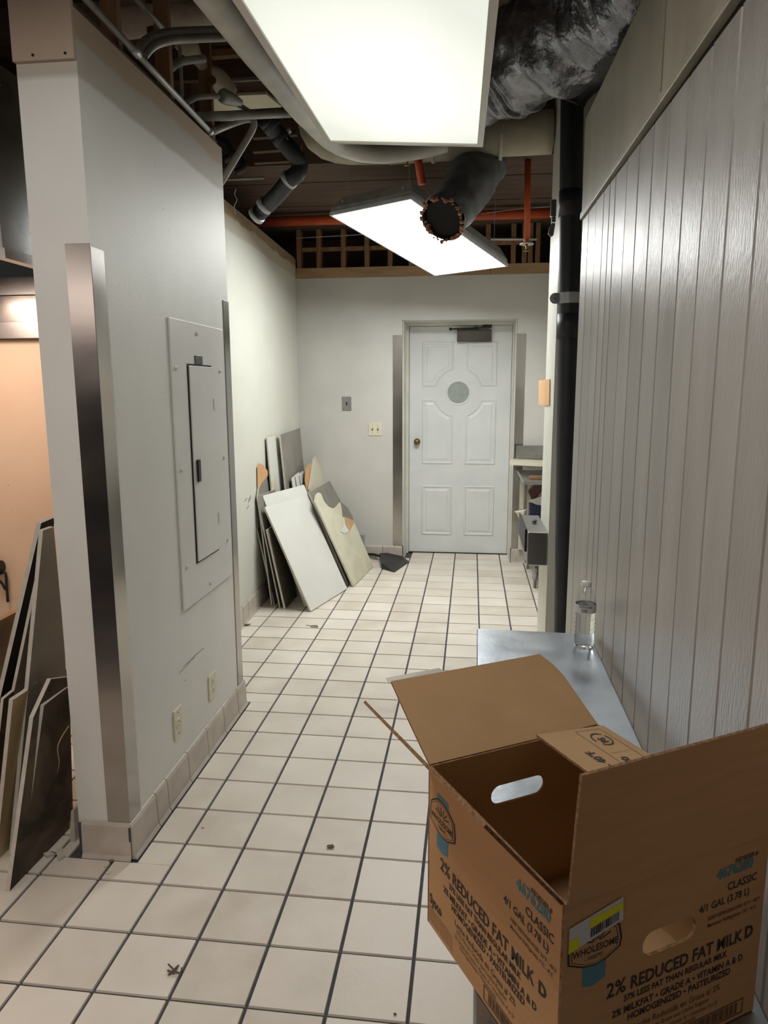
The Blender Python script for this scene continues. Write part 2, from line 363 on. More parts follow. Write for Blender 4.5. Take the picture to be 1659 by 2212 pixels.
bm = BM(); hexa(bm, [(XR(-1.69) - .010, -1.69, 2.228), (XR(-1.69) + .012, -1.69, 2.228), (XR(1.085) + .012, 1.085, 2.188), (XR(1.085) - .010, 1.085, 2.188),
                     (XR(-1.69) - .010, -1.69, 2.252), (XR(-1.69) + .012, -1.69, 2.252), (XR(1.085) + .012, 1.085, 2.212), (XR(1.085) - .010, 1.085, 2.212)])
obj('ledge_strip', bm, m_upper, wall_right, bevel=.002)
# ------------------------------------------------------------------ ceiling
bm = BM(); box(bm, (-2.4, -3.2, 3.32), (2.4, 2.66, 3.40)); ceiling = struct('ceiling', bm, m_deck)
bm = BM(); box(bm, (-2.4, 2.66, 2.90), (2.4, 5.2, 3.318)); ceiling_rear = struct('ceiling_rear', bm, m_deck)
bm = BM(); box(bm, (-2.4, 4.9, 2.2), (2.4, 5.0, 2.898)); struct('wall_beyond', bm, m_deck)
for y in (-.35, .45, 1.25, 2.05):
    bm = BM(); box(bm, (-2.2, y, 3.16), (2.0, y + .038, 3.318)); obj('joist', bm, m_wood_dark, ceiling)
for y in (3.05, 3.66, 4.27):
    bm = BM(); box(bm, (-1, y, 2.897), (2.0, y + .004, 2.90)); obj('plywood_seam', bm, m_dark, ceiling_rear)
for (a, b) in ((-.6, 1.29), (1.295, 2.0)):
    bm = BM(); box(bm, (a if a > -.5 else -.385, BACK - .004, 2.492), (b, BACK + .09, 2.575)); obj('top_plate', bm, m_plate, wall_back)
for x in (-.375, -.20, .015, .22, .42, .60, .78, .86, 1.05, 1.25, 1.46, 1.55, 1.60, 1.66):
    bm = BM(); box(bm, (x, BACK, 2.576), (x + .038, BACK + .09, 2.895)); obj('stud', bm, m_wood, wall_back)
bm = BM(); box(bm, (-.33, BACK + .02, 2.72), (.42, BACK + .06, 2.75)); obj('blocking', bm, m_wood, wall_back)
bm = BM(); box(bm, (1.25, BACK - .01, 2.73), (1.62, BACK + .03, 2.775)); obj('blocking', bm, m_wood, wall_back)
for (px, py, w_) in ((242, 60, .030), (357, 160, .030), (448, 240, .030)):
    p = at(px, py, 'x', -.01)
    bm = BM(); box(bm, (-.04, p.y - w_ / 2, ZT + .031), (.015, p.y + w_ / 2, 3.31)); obj('stud', bm, m_wood, wall_partition)
bm = BM(); box(bm, (PX0, PY0, ZT + .001), (.035, PY1, ZT + .03)); obj('top_plate', bm, m_wood_dark, wall_partition)
bm = BM(); box(bm, (PX0 - .002, PY0 - .013, 2.44), (PX1 + .0, PY0 - .0005, 2.95)); obj('drywall_patch', bm, mat('tan_drywall', (178, 160, 142), (188, 172, 154), 4, .7), wall_partition)
for x in (PX0 + .06, PX0 + .155):
    bm = BM(); lathe(bm, [(.004, 0), (.004, .0015)], (x, PY0 - .0131, 2.453), (0, -1, 0), 8); obj('screw', bm, m_dark, wall_partition)
bm = BM(); box(bm, (PX0, PY1 - .3, 2.58), (PX0 + .04, PY1 - .26, 3.3)); box(bm, (xleft(2) - .1, 2.1, 2.66), (xleft(2) - .06, 2.14, 3.3)); obj('stud', bm, m_wood_dark, wall_left)
bm = BM(); tube(bm, [(xleft(1.3) - .01, 1.3, 2.655), (xleft(4.4) - .01, 4.4, 2.655)], .008, 6); obj('metal_edge_bead', bm, m_galv, wall_left)
# dark interior backing above the left side
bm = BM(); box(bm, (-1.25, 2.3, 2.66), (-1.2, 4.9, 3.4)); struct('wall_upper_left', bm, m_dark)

# ------------------------------------------------------------------ baseboards of cove tile
def cove(parent, p0, p1, nrm, h=.128, th=.016):
    """one cove tile from p0 to p1 on the floor line, standing proud along nrm"""
    p0, p1, n = Vector(p0), Vector(p1), Vector(nrm); d = (p1 - p0).normalized() * .0022
    a, b = p0 + d, p1 - d; bm = BM(); prof = [(0, 0), (th + .008, 0), (th + .006, .004), (th, .014), (th - .004, h - .012), (th - .009, h - .002), (0, h)]
    r0 = [bm.verts.new(a + n * q + Vector((0, 0, z))) for q, z in prof]; r1 = [bm.verts.new(b + n * q + Vector((0, 0, z))) for q, z in prof]
    for i in range(len(prof)): j = (i + 1) % len(prof); bm.faces.new((r0[i], r0[j], r1[j], r1[i]))
    bm.faces.new(r0[::-1]); bm.faces.new(r1)
    return obj('base_tile', bm, m_cove, parent)
def grout_strip(name, a, b, n, h=.116, th=.006):
    bm = BM(); a, b, n = Vector(a), Vector(b), Vector(n); z = Vector((0, 0, h))
    hexa(bm, [a, b, b + n * th, a + n * th, a + z, b + z, b + n * th + z, a + n * th + z]); return struct(name, bm, m_grout)
bb = grout_strip('baseboard_partition_side', (PX1, PY0 - .014, 0), (PX1, PY1 + .01, 0), (1, 0, 0))
e = [PY0 - .012, .36, .43, .635, .84, 1.045, 1.20, PY1 + .012]
e = [PY0 - .012] + [at(x, y, 'x', .08).y for x, y in ((349, 1783), (372, 1743), (416, 1682), (456, 1627), (491, 1577), (520, 1535))] + [PY1 + .012]
for k in range(len(e) - 1): cove(bb, (PX1, e[k], 0), (PX1, e[k + 1], 0), (1, 0, 0))
bb = grout_strip('baseboard_partition_front', (PX0, PY0, 0), (PX1 + .012, PY0, 0), (0, -1, 0))
cove(bb, (PX0 + .012, PY0, 0), (PX1 + .008, PY0, 0), (0, -1, 0))
bb = grout_strip('baseboard_left', (xleft(1.35), 1.35, 0), (xleft(4.4), 4.4, 0), (1, 0, 0), .118, .006)
y = 1.42
for yy in [2.10, 2.30, 2.46, 2.60] + [2.60 + .205 * k for k in range(1, 9)]:
    if y > 1.42: cove(bb, (xleft(y), y, 0), (xleft(yy), yy, 0), (1, .03, 0), .13, .013)
    y = yy
bb = grout_strip('baseboard_back', (-.36, BACK, 0), (DL + .012, BACK, 0), (0, -1, 0), .125)
for a, b in ((-.02, .165), (.165, .37), (.37, .552)): cove(bb, (a, BACK, 0), (b, BACK, 0), (0, -1, 0))
bb = grout_strip('baseboard_recess_left', (DL, BACK - .01, 0), (DL, DOORY - .03, 0), (1, 0, 0), .13, .008)
cove(bb, (DL, BACK - .01, 0), (DL, DOORY - .08, 0), (1, 0, 0), .13, .010)
bb = grout_strip('baseboard_back_right', (DR - .01, BACK, 0), (1.66, BACK, 0), (0, -1, 0), .125)
cove(bb, (DR - .006, BACK, 0), (1.655, BACK, 0), (0, -1, 0))
bb = grout_strip('baseboard_recess_right', (DR, BACK - .01, 0), (DR, DOORY - .03, 0), (-1, 0, 0), .13, .008)
cove(bb, (DR, BACK - .01, 0), (DR, DOORY - .08, 0), (-1, 0, 0), .13, .010)

# ------------------------------------------------------------------ corner guards
def guard(label, boxes, loc):
    t = thing('corner_guard', label, 'corner guard', loc)
    for (a, b) in boxes:
        bm = BM(); box(bm, a, b); obj('flange', bm, m_guard, t, bevel=.0008)
    return t
guard('tall stainless corner guard on the near edge of the white partition, scuffed at the foot',
      [((PX1 - .075, PY0 - .0035, .129), (PX1 + .003, PY0 - .0003, 1.957)), ((PX1 + .0003, PY0 - .003, .129), (PX1 + .0032, PY0 + .075, 1.95))], (PX1, PY0, .129))
guard('stainless corner guard on the far edge of the white partition, beside the corridor',
      [((PX1 + .0003, PY1 - .07, .129), (PX1 + .0035, PY1 + .002, 1.93)), ((PX1 - .075, PY1 + .0003, .129), (PX1 + .003, PY1 + .0035, 1.93))], (PX1, PY1, .129))
guard('stainless corner guard left of the white door', [((DL - .082, BACK - .0035, .127), (DL + .002, BACK - .0003, 2.0)), ((DL + .0003, BACK, .13), (DL + .003, BACK + .05, 2.0))], (DL, BACK, .127))
guard('stainless corner guard right of the white door', [((DR - .002, BACK - .0035, .127), (DR + .075, BACK - .0003, 2.0)), ((DR - .003, BACK, .13), (DR - .0003, BACK + .05, 2.0))], (DR, BACK, .127))

# ------------------------------------------------------------------ door
DY = 4.735
fr = BM(); x0 = .58; x1 = 1.508; zt = 2.10
box(fr, (DL + .001, DY - .05, 0), (x0, DY + .04, zt + .04)); box(fr, (x1, DY - .05, 0), (DR - .001, DY + .04, zt + .04)); box(fr, (x0, DY - .05, zt), (x1, DY + .04, zt + .04))
door = BM(); box(door, (x0 + .003, DY, .008), (x1 - .003, DY + .04, zt - .003))
door_1 = tag(obj('door_1', door, m_door, None), kind='structure')
obj('door_frame', fr, m_frame, door_1, bevel=.003)
bm = BM(); box(bm, (DL + .002, BACK + .02, .0), (DL + .012, DY - .05, DT - .002)); box(bm, (DR - .012, BACK + .02, 0), (DR - .002, DY - .05, DT - .002)); obj('jamb', bm, m_frame, door_1)
def dpt(x, y): p = at(x, y, 'y', DY); return (p.x, p.z)
cc = dpt(990, 848); rad = abs(dpt(1040, 848)[0] - cc[0])
def arcpts(a0, a1, n=7): return [(cc[0] + rad * 1.0 * math.cos(math.radians(a0 + (a1 - a0) * k / (n - 1))), cc[1] + rad * math.sin(math.radians(a0 + (a1 - a0) * k / (n - 1)))) for k in range(n)]
XL0, XL1, XR0, XR1 = dpt(911, 1000)[0], dpt(977, 1000)[0], dpt(1003, 1000)[0], dpt(1069, 1000)[0]
ZA, ZB, ZC, ZD, ZE, ZF = dpt(990, 738)[1], dpt(990, 835)[1], dpt(990, 862)[1], dpt(990, 1003)[1], dpt(990, 1049)[1], dpt(990, 1156)[1]
def arc_between(xq, zq, s):   # panel corner cut by the circle around the window
    out = []
    xe = xq; dz = math.sqrt(max(rad**2 - (xe - cc[0])**2, 0)); a = (xe, cc[1] + s * dz)
    dx = math.sqrt(max(rad**2 - (zq - cc[1])**2, 0)); b = (cc[0] + (-1 if xq < cc[0] else 1) * dx, zq)
    a0 = math.atan2(a[1] - cc[1], a[0] - cc[0]); b0 = math.atan2(b[1] - cc[1], b[0] - cc[0])
    if b0 - a0 > math.pi: b0 -= 2 * math.pi
    if a0 - b0 > math.pi: b0 += 2 * math.pi
    return [(cc[0] + rad * math.cos(a0 + (b0 - a0) * k / 7), cc[1] + rad * math.sin(a0 + (b0 - a0) * k / 7)) for k in range(8)]
panels = [[(XL0, ZA), (XL1, ZA)] + arc_between(XL1, ZB, 1) + [(XL0, ZB)],
          [(XR1, ZA), (XR0, ZA)] + arc_between(XR0, ZB, 1) + [(XR1, ZB)],
          [(XL0, ZD), (XL1, ZD)] + arc_between(XL1, ZC, -1) + [(XL0, ZC)],
          [(XR1, ZD), (XR0, ZD)] + arc_between(XR0, ZC, -1) + [(XR1, ZC)],
          [(XL0, ZE), (XL1, ZE), (XL1, ZF), (XL0, ZF)], [(XR1, ZE), (XR0, ZE), (XR0, ZF), (XR1, ZF)]]
def offset(poly, d):
    n = len(poly); A = sum(poly[i][0] * poly[(i+1) % n][1] - poly[(i+1) % n][0] * poly[i][1] for i in range(n)); s = 1 if A > 0 else -1; out = []
    for i in range(n):
        p, q, r = Vector(poly[i-1]), Vector(poly[i]), Vector(poly[(i+1) % n])
        if (q - p).length < 1e-6 or (r - q).length < 1e-6: out.append(tuple(q)); continue
        e1 = (q - p).normalized(); e2 = (r - q).normalized(); n1 = Vector((-e1.y, e1.x)) * s; n2 = Vector((-e2.y, e2.x)) * s
        b = (n1 + n2); b = b.normalized() / max(.5, b.normalized().dot(n1)) if b.length > 1e-6 else n1
        out.append(tuple(q + b * d))
    return out
for pl in panels:
    bm = BM(); rings = []
    for d, h in ((0, 0), (.006, .007), (.014, .008), (.022, .001), (.034, .001), (.052, .007)):
        rings.append([bm.verts.new((q[0], DY - .0005 - h, q[1])) for q in offset(pl, d)])
    for a, b in zip(rings, rings[1:]):
        for i in range(len(a)): j = (i + 1) % len(a); bm.faces.new((a[i], a[j], b[j], b[i]))
    bm.faces.new(rings[-1]); obj('door_panel', bm, m_door, door_1)
bm = BM(); lathe(bm, [(.118, 0), (.114, .004), (.100, .004), (.098, .001)], (cc[0], DY - .0005, cc[1]), (0, -1, 0), 40, cap=False); obj('window_ring', bm, m_door, door_1, True)
bm = BM(); lathe(bm, [(.098, 0), (.098, .0025)], (cc[0], DY - .0003, cc[1]), (0, -1, 0), 40); gl = obj('round_window', bm, m_etch, door_1)
bm = BM()
for s in (-1, 1):
    for (k, pts_) in enumerate(([(0, -.03), (.02, -.05), (.05, -.045), (.065, -.015), (.05, .01)], [(.005, -.06), (.03, -.07), (.055, -.06), (.075, -.035)], [(0, .0), (.018, .02), (.03, .045), (.02, .065), (.006, .05)], [(.03, 0), (.045, .025), (.06, .02), (.058, .002)], [(.0, .03), (.008, .05), (.0, .078)])):
        tube(bm, [(cc[0] + s * x, DY - .003, cc[1] + z) for x, z in pts_], .0028, 6, 4)
obj('etched_scrolls', bm, m_etch2, gl, True)
bm = BM(); kx, kz = dpt(901, 954); lathe(bm, [(.030, 0), (.030, .006), (.014, .008), (.013, .022), (.022, .028), (.028, .040), (.024, .052), (.008, .056)], (kx, DY, kz), (0, -1, 0), 24); obj('door_knob', bm, m_brass, door_1, True)
a = dpt(988, 710); b = dpt(1061, 738); bm = BM(); box(bm, (a[0], DY - .055, b[1]), (b[0], DY - .002, a[1] - .01)); cl = obj('door_closer', bm, m_bronze, door_1, bevel=.004)
bm = BM(); p0 = at(973, 711, 'y', DY - .09); p1 = at(1028, 709, 'y', DY - .07); p2 = at(1050, 706, 'y', DY - .045)
tube(bm, [p0, p1], .008, 8); tube(bm, [p1, p2], .006, 8); lathe(bm, [(.016, 0), (.016, .03)], (p1.x, p1.y, p1.z - .015), (0, 0, 1), 12); lathe(bm, [(.012, 0), (.012, .025)], (p0.x, p0.y, p0.z - .012), (0, 0, 1), 12)
box(bm, (p2.x - .03, DY - .05, p2.z - .008), (p2.x + .05, DY - .03, p2.z + .02)); obj('closer_arm', bm, m_black, cl)
bm = BM(); box(bm, (x0, DY - .012, 0), (x1, DY + .04, .006)); obj('threshold_gap', bm, m_dark, door_1)

# ------------------------------------------------------------------ electrical panel on the partition
xp = PX1
def pp(x, y, off=0): p = at(x, y, 'x', xp + off); return p
t = thing('electrical_panel', 'white breaker panel cover with a narrow door, set into the partition wall', 'electrical panel', (xp, .91, .69))
bm = BM(); box(bm, (xp + .0005, .63, .692), (xp + .007, 1.20, 1.80)); cov = obj('cover_plate', bm, m_panelwhite, t, bevel=.0015)
bm = BM(); box(bm, (xp + .0072, .772, .846), (xp + .0082, 1.036, 1.640)); obj('door_gap', bm, m_dark, t)
bm = BM(); box(bm, (xp + .0083, .785, .853), (xp + .0135, 1.034, 1.633)); pd = obj('panel_door', bm, m_panelwhite, t, bevel=.001)
bm = BM(); box(bm, (xp + .0136, .806, 1.175), (xp + .022, .836, 1.265)); hd = obj('latch_handle', bm, m_black, pd, bevel=.003)
bm = BM(); box(bm, (xp + .0072, .855, 1.641), (xp + .010, .935, 1.675)); obj('nameplate', bm, m_black, t, bevel=.001)
for z in (1.48, .99):
    bm = BM(); box(bm, (xp + .0072, 1.028, z - .025), (xp + .017, 1.046, z + .025)); obj('hinge', bm, m_panelwhite, t, bevel=.002)
for (x, y) in ((421, 721), (375, 795), (471, 802), (480, 988), (388, 1015), (488, 1166), (400, 1223), (451, 1259)):
    p = pp(x, y); bm = BM(); lathe(bm, [(.0085, 0), (.008, .004), (.004, .0065)], (xp + .0071, p.y, p.z), (1, 0, 0), 12); obj('screw', bm, m_white, t)
def scuff(parent, pts, w0, label=None):
    bm = BM()
    for a, b in zip(pts, pts[1:]):
        d = (b - a).normalized(); q = Vector((0, -d.z, d.y)) * w0
        bm.faces.new([bm.verts.new(v + Vector((.0006, 0, 0))) for v in (a - q * .3, b - q * .5, b + q * .5, a + q * .4)])
    return obj('scuff_mark', bm, m_scuff, parent)
m_scuff = mat('scuff', (138, 136, 130), (168, 166, 160), 40, .7)
for P in (((386, 1456), (408, 1432), (420, 1420)), ((395, 1441), (430, 1408), (440, 1400)), ((398, 1472), (402, 1468))):
    scuff(wall_partition, [pp(x, y) for x, y in P], .004)
for P in (((528, 1082), (534, 1076)), ((537, 1086), (540, 1074)), ((533, 1100), (538, 1092)), ((541, 1082), (543, 1070))):
    Q = [at(x, y, 'x', -.335) for x, y in P]; Q = [Vector((xleft(v.y) + .0006, v.y, v.z)) for v in Q]; scuff(wall_left, Q, .010)
# outlets
def outlet(label, y0, y1, z0, z1, kind):
    t = thing('wall_outlet', label, 'outlet', (xp, (y0 + y1) / 2, z0), None)
    bm = BM(); box(bm, (xp + .0004, y0, z0), (xp + .0055, y1, z1)); obj('cover_plate', bm, m_ivory, t, bevel=.002)
    yc, zc = (y0 + y1) / 2, (z0 + z1) / 2
    if kind == 2:
        for s in (-1, 1):
            bm = BM(); lathe(bm, [(.0165, 0), (.016, .002)], (xp + .0055, yc, zc + s * .020), (1, 0, 0), 16); f = obj('socket', bm, m_ivory, t)
            for dy in (-.006, .006):
                bm = BM(); box(bm, (xp + .0075, yc + dy - .0012, zc + s * .020 - .003), (xp + .0079, yc + dy + .0012, zc + s * .020 + .006)); obj('slot', bm, m_dark, f)
            bm = BM(); lathe(bm, [(.0025, 0), (.0025, .0005)], (xp + .0075, yc, zc + s * .020 - .008), (1, 0, 0), 8); obj('slot', bm, m_dark, f)
    else:
        bm = BM(); lathe(bm, [(.021, 0), (.020, .002)], (xp + .0055, yc, zc), (1, 0, 0), 20); f = obj('socket', bm, m_ivory, t)
        for a in (0, 120, 240):
            c = (yc + .010 * math.cos(math.radians(a)), zc + .010 * math.sin(math.radians(a)))
            bm = BM(); box(bm, (xp + .0075, c[0] - .0015, c[1] - .004), (xp + .0080, c[0] + .0015, c[1] + .004)); obj('slot', bm, m_dark, f)
        for dz in (-.042, .042):
            bm = BM(); lathe(bm, [(.003, 0), (.002, .001)], (xp + .0056, yc, zc + dz), (1, 0, 0), 8); obj('screw', bm, m_dark, t)
outlet('ivory twist-lock outlet low on the partition, the nearer of the two', .488, .560, .222, .342, 1)
outlet('ivory duplex outlet low on the partition, the farther of the two', .853, .938, .218, .328, 2)
# switches on back wall
def swp(px0, py0, px1, py1): a = at(px0, py0, 'y', BACK); b = at(px1, py1, 'y', BACK); return a.x, b.z, b.x, a.z
x0_, z0_, x1_, z1_ = swp(739, 857, 759, 887)
t = thing('metal_switch_plate', 'grey metal single switch plate on the back wall, above the ivory switch', 'switch', ((x0_ + x1_) / 2, BACK, z0_))
bm = BM(); box(bm, (x0_, BACK - .006, z0_), (x1_, BACK - .0005, z1_)); obj('cover_plate', bm, m_steel, t, bevel=.002)
bm = BM(); xc, zc = (x0_ + x1_) / 2, (z0_ + z1_) / 2; box(bm, (xc - .006, BACK - .008, zc - .014), (xc + .006, BACK - .0062, zc + .014)); obj('key_slot', bm, m_black, t)
x0_, z0_, x1_, z1_ = swp(796, 913, 825, 941)
t = thing('light_switch', 'ivory double toggle switch plate on the back wall, left of the door', 'switch', ((x0_ + x1_) / 2, BACK, z0_))
bm = BM(); box(bm, (x0_, BACK - .006, z0_), (x1_, BACK - .0005, z1_)); obj('cover_plate', bm, m_ivory, t, bevel=.002)
for fx in (.30, .70):
    xc = x0_ + (x1_ - x0_) * fx; zc = (z0_ + z1_) / 2
    bm = BM(); box(bm, (xc - .006, BACK - .0075, zc - .013), (xc + .006, BACK - .0061, zc + .013)); sl = obj('toggle_slot', bm, m_bronze, t)
    bm = BM(); hexa(bm, [(xc - .004, BACK - .0076, zc - .004), (xc + .004, BACK - .0076, zc - .004), (xc + .004, BACK - .0076, zc + .004), (xc - .004, BACK - .0076, zc + .004),
                         (xc - .003, BACK - .02, zc + .006), (xc + .003, BACK - .02, zc + .006), (xc + .003, BACK - .018, zc + .012), (xc - .003, BACK - .018, zc + .012)]); obj('toggle', bm, m_ivory, sl)
    for dz in (-.03, .03):
        bm = BM(); lathe(bm, [(.003, 0), (.002, .001)], (xc, BACK - .0061, zc + dz), (0, -1, 0), 8); obj('screw', bm, m_dark, t)

# ------------------------------------------------------------------ light fixtures
def troffer(name, label, A, B, C_, D, lensmat, rim, hz, body, taper=.06, rimw=.022):
    """A,B,C_,D lens-plane corners in order; housing rises by hz away from the lens"""
    A, B, C_, D = map(Vector, (A, B, C_, D)); n = (B - A).cross(D - A).normalized()
    if n.z < 0: n = -n
    ctr = (A + B + C_ + D) / 4; t = thing(name, label, 'ceiling light', ctr)
    def ins(P, d):
        u = (B - A).normalized(); v = (D - A).normalized()
        su = 1 if (P - ctr).dot(u) < 0 else -1; sv = 1 if (P - ctr).dot(v) < 0 else -1
        return P + u * su * d + v * sv * d
    Q = [A, B, C_, D]; bm = BM()
    for i in range(4):
        a, b = Q[i], Q[(i + 1) % 4]; ai, bi = ins(a, rimw), ins(b, rimw)
        hexa(bm, [a - n * .008, b - n * .008, bi - n * .008, ai - n * .008, a + n * .014, b + n * .014, bi + n * .014, ai + n * .014])
    obj('rim', bm, rim, t)
    bm = BM(); L_ = [ins(q, rimw + .0005) for q in Q]; hexa(bm, [q - n * .002 for q in L_] + [q + n * .002 for q in L_]); obj('lens', bm, lensmat, t)
    bm = BM(); b0 = [ins(q, .004) + n * .015 for q in Q]; b1 = [ins(q, .006) + n * (.04) for q in Q]; b2 = [ins(q, taper) + n * hz for q in Q]
    r = [[bm.verts.new(v) for v in rr] for rr in (b0, b1, b2)]
    for x, y in zip(r, r[1:]):
        for i in range(4): j = (i + 1) % 4; bm.faces.new((x[i], x[j], y[j], y[i]))
    bm.faces.new(r[2]); bm.faces.new(r[0][::-1]); obj('housing', bm, body, t)
    return t, n, ins, Q
m_lens1 = emis('dim_lens', (236, 240, 226), LENS_NEAR)
N = m_lens1.node_tree.nodes; L = m_lens1.node_tree.links   # tubes behind the lens make its middle brighter than its edges
tc = N.new('ShaderNodeTexCoord'); mp = N.new('ShaderNodeMapping'); L.new(tc.outputs['Generated'], mp.inputs[0]); mp.inputs['Location'].default_value = (-.5, -.5, -.5)
gr = N.new('ShaderNodeVectorMath'); gr.operation = 'LENGTH'; L.new(mp.outputs[0], gr.inputs[0])
mr = N.new('ShaderNodeMapRange'); L.new(gr.outputs['Value'], mr.inputs[0]); mr.inputs[1].default_value = .1; mr.inputs[2].default_value = .7; mr.inputs[3].default_value = LENS_NEAR * 1.12; mr.inputs[4].default_value = LENS_NEAR * .72
L.new(mr.outputs[0], N['Principled BSDF'].inputs['Emission Strength'])
N['Principled BSDF'].inputs['Base Color'].default_value = (.2, .2, .2, 1)
for l_ in list(L):
    if l_.to_socket == N['Principled BSDF'].inputs['Base Color']: L.remove(l_)
m_lens2 = emis('bright_lens', (250, 252, 250), LENS_FAR)
t1, n1, ins1, Q1 = troffer('fluorescent_light', 'large dim fluorescent light with a cream lens hanging overhead, nearest the camera',
        (.572, 1.032, 2.498), (1.181, 1.044, 2.464), (1.201, -.174, 2.398), (.592, -.186, 2.432), m_lens1, m_rim, .085, m_galv)
for q in Q1:
    p = ins1(q, .08) + n1 * .085
    bm = BM(); tube(bm, [p, (p.x, p.y, 3.31)], .003, 6); obj('hanger_wire', bm, m_galv, t1)
t2, n2, ins2, Q2 = troffer('fluorescent_light', 'glaring fluorescent light hanging askew in front of the door wall',
        (.265, 2.647, 2.602), (.795, 2.346, 2.610), (1.391, 3.389, 2.394), (.860, 3.690, 2.386), m_lens2, m_rim2, .115, m_galv, .05, .012)
for k in (.12, .86):
    bm = BM(); p = Q2[0].lerp(Q2[1], k) + n2 * .078; nn = (Q2[0] - Q2[3]).normalized(); lathe(bm, [(.006, 0), (.005, .004)], p - nn * .028, nn, 8); obj('rivet', bm, m_white, t2)
for i in (0, 1, 2, 3):
    p = ins2(Q2[i], .08) + n2 * .11; bm = BM(); tube(bm, [p, (p.x, p.y, 2.895 if p.y > 2.66 else 3.31)], .0025, 6); obj('hanger_wire', bm, m_galv, t2)

# ------------------------------------------------------------------ ducts and pipes overhead
def pipe(name, label, pts, r, mm, cat='pipe', n=6, seg=14, **k):
    bm = BM(); tube(bm, pts, r, seg, n, **k); return tag(obj(name, bm, mm, None, True), label, cat)
# cream round duct across, with elbow
t = thing('round_duct', 'cream wrapped round duct crossing the ceiling behind the dim light', 'duct', (1.1, 2.45, 2.9))
bm = BM(); tube(bm, [(.22, 2.50, 3.16), (.30, 2.48, 2.98), (.7, 2.46, 2.94), (1.2, 2.45, 2.95), (1.575, 2.45, 2.955)], .115, 20, 5, lump=.06, lscale=4); obj('duct_run', bm, m_cream_duct, t, True)
bm = BM()
for x in (.66, .9, 1.28): bm = BM(); tube(bm, [(x, 2.458, 2.94), (x + .02, 2.458, 2.94)], .120, 20); obj('joint_band', bm, m_greywrap, t, True)
pipe('wrapped_pipe', 'grey wrapped pipe along the left side of the dim light, bending right at its end',
     [(.46, -1.0, 2.52), (.46, 0, 2.56), (.46, .7, 2.61), (.465, 1.25, 2.655), (.50, 1.60, 2.68), (.60, 1.83, 2.70), (.78, 1.95, 2.73), (1.0, 2.0, 2.78)], .048, m_greywrap, seg=18, lump=.05, lscale=9)
pipe('foil_flex_duct', 'big crumpled silver flexible duct bulging over the right wall', [(1.02, 1.62, 2.84), (1.16, 1.52, 2.86), (1.34, 1.40, 2.90), (1.56, 1.08, 2.91), (1.72, .68, 2.88), (1.80, .2, 2.86), (1.84, -.4, 2.88)],
     lambda t: .15 + .06 * min(1, t * 2.2) + .006 * math.sin(t * 120), m_foil, 'duct', n=16, seg=64, lump=.14, lscale=9)
t = thing('torn_flex_duct', 'dark flexible duct hanging in front of the glaring light, its end torn open', 'duct', (1.0, 2.2, 2.5))
DP = [at(1040, 345, 'y', 2.64), at(1020, 385, 'y', 2.48), at(990, 430, 'y', 2.30), at(957, 474, 'y', 2.14)]
bm = BM(); tube(bm, DP, lambda t: .158 - .035 * t, 40, 12, cap=False, lump=.14, lscale=12, seed=3); obj('jacket', bm, m_bag, t, True)
ax = (DP[3] - DP[2]).normalized(); bm = BM(); tube(bm, [DP[3] - ax * .03, DP[3] - ax * .02], .105, 24); obj('dark_throat', bm, m_dark, t)
bm = BM(); n_ = ax.cross(Vector((0, 0, 1))).normalized(); b_ = ax.cross(n_)
for k in range(46):
    a = 2 * math.pi * k / 46 + random.uniform(-.05, .05); d = n_ * math.cos(a) + b_ * math.sin(a)
    ico(bm, DP[3] + d * (.118 + random.uniform(-.008, .006)) + ax * random.uniform(-.012, .022), random.uniform(.007, .015), 1, (1, 1, 1), .6)
obj('torn_insulation', bm, m_pink, t)
# sprinkler pipes
def head(par, c):
    c = Vector(c); A = Vector((0, 0, -1))
    bm = BM(); lathe(bm, [(.018, -.03), (.020, 0), (.014, .004)], c, A, 16); h = obj('sprinkler_head', bm, m_orange, par, True)
    bm = BM(); lathe(bm, [(.012, .004), (.040, .006), (.044, .014), (.038, .016), (.012, .012)], c, A, 24); obj('escutcheon', bm, m_galv, h, True)
    bm = BM(); lathe(bm, [(.008, .012), (.008, .03), (.005, .034), (.005, .05), (.018, .052), (.018, .054)], c, A, 12); obj('deflector', bm, m_brass, h, True)
def orange(label, pts, r, hd=None, n=1):
    t = thing('orange_pipe', label, 'pipe', tuple(pts[0])); bm = BM(); tube(bm, pts, r, 18, n); obj('pipe_run', bm, m_orange, t, True)
    if hd: head(t, hd)
    return t
orange('orange sprinkler pipe running level across the far ceiling', [at(548, 480, 'y', 3.85), at(1200, 460, 'y', 3.85)], .036)
b = at(1138, 520, 'y', 2.75); a = at(1141, 330, 'y', 2.75)
orange('thin orange sprinkler pipe dropping straight down at the right of the far ceiling', [(a.x, a.y, 2.895), b], .019, (b.x, b.y, b.z - .008))
a = at(880, 318, 'y', 2.14)
orange('short orange pipe with a sprinkler head just beyond the dim light', [(a.x, a.y, a.z - .035), (a.x, a.y, a.z + .2)], .02, (a.x, a.y, a.z - .04))
orange('short slanted orange pipe end above the torn dark duct', [at(894, 305, 'y', 2.22), at(903, 345, 'y', 2.22), at(912, 398, 'y', 2.22)], .022)
pipe('white_conduit', 'thin white conduit behind the studs at the right of the far ceiling', [at(1060, 517, 'y', 4.412), at(1160, 517, 'y', 4.412)], .009, m_white, n=1)
pipe('cable', 'thin grey cable sagging under the far ceiling', [at(640, 514, 'y', 4.3), at(760, 508, 'y', 4.2), at(900, 500, 'y', 4.2), at(1060, 514, 'y', 4.3)], .004, m_galv_d, n=5, seg=6)
pipe('cable', 'thin cable crossing the orange pipe at the right', [at(1040, 462, 'y', 3.7), at(1110, 452, 'y', 3.6), at(1188, 446, 'y', 3.45)], .004, m_galv_d, n=5, seg=6)
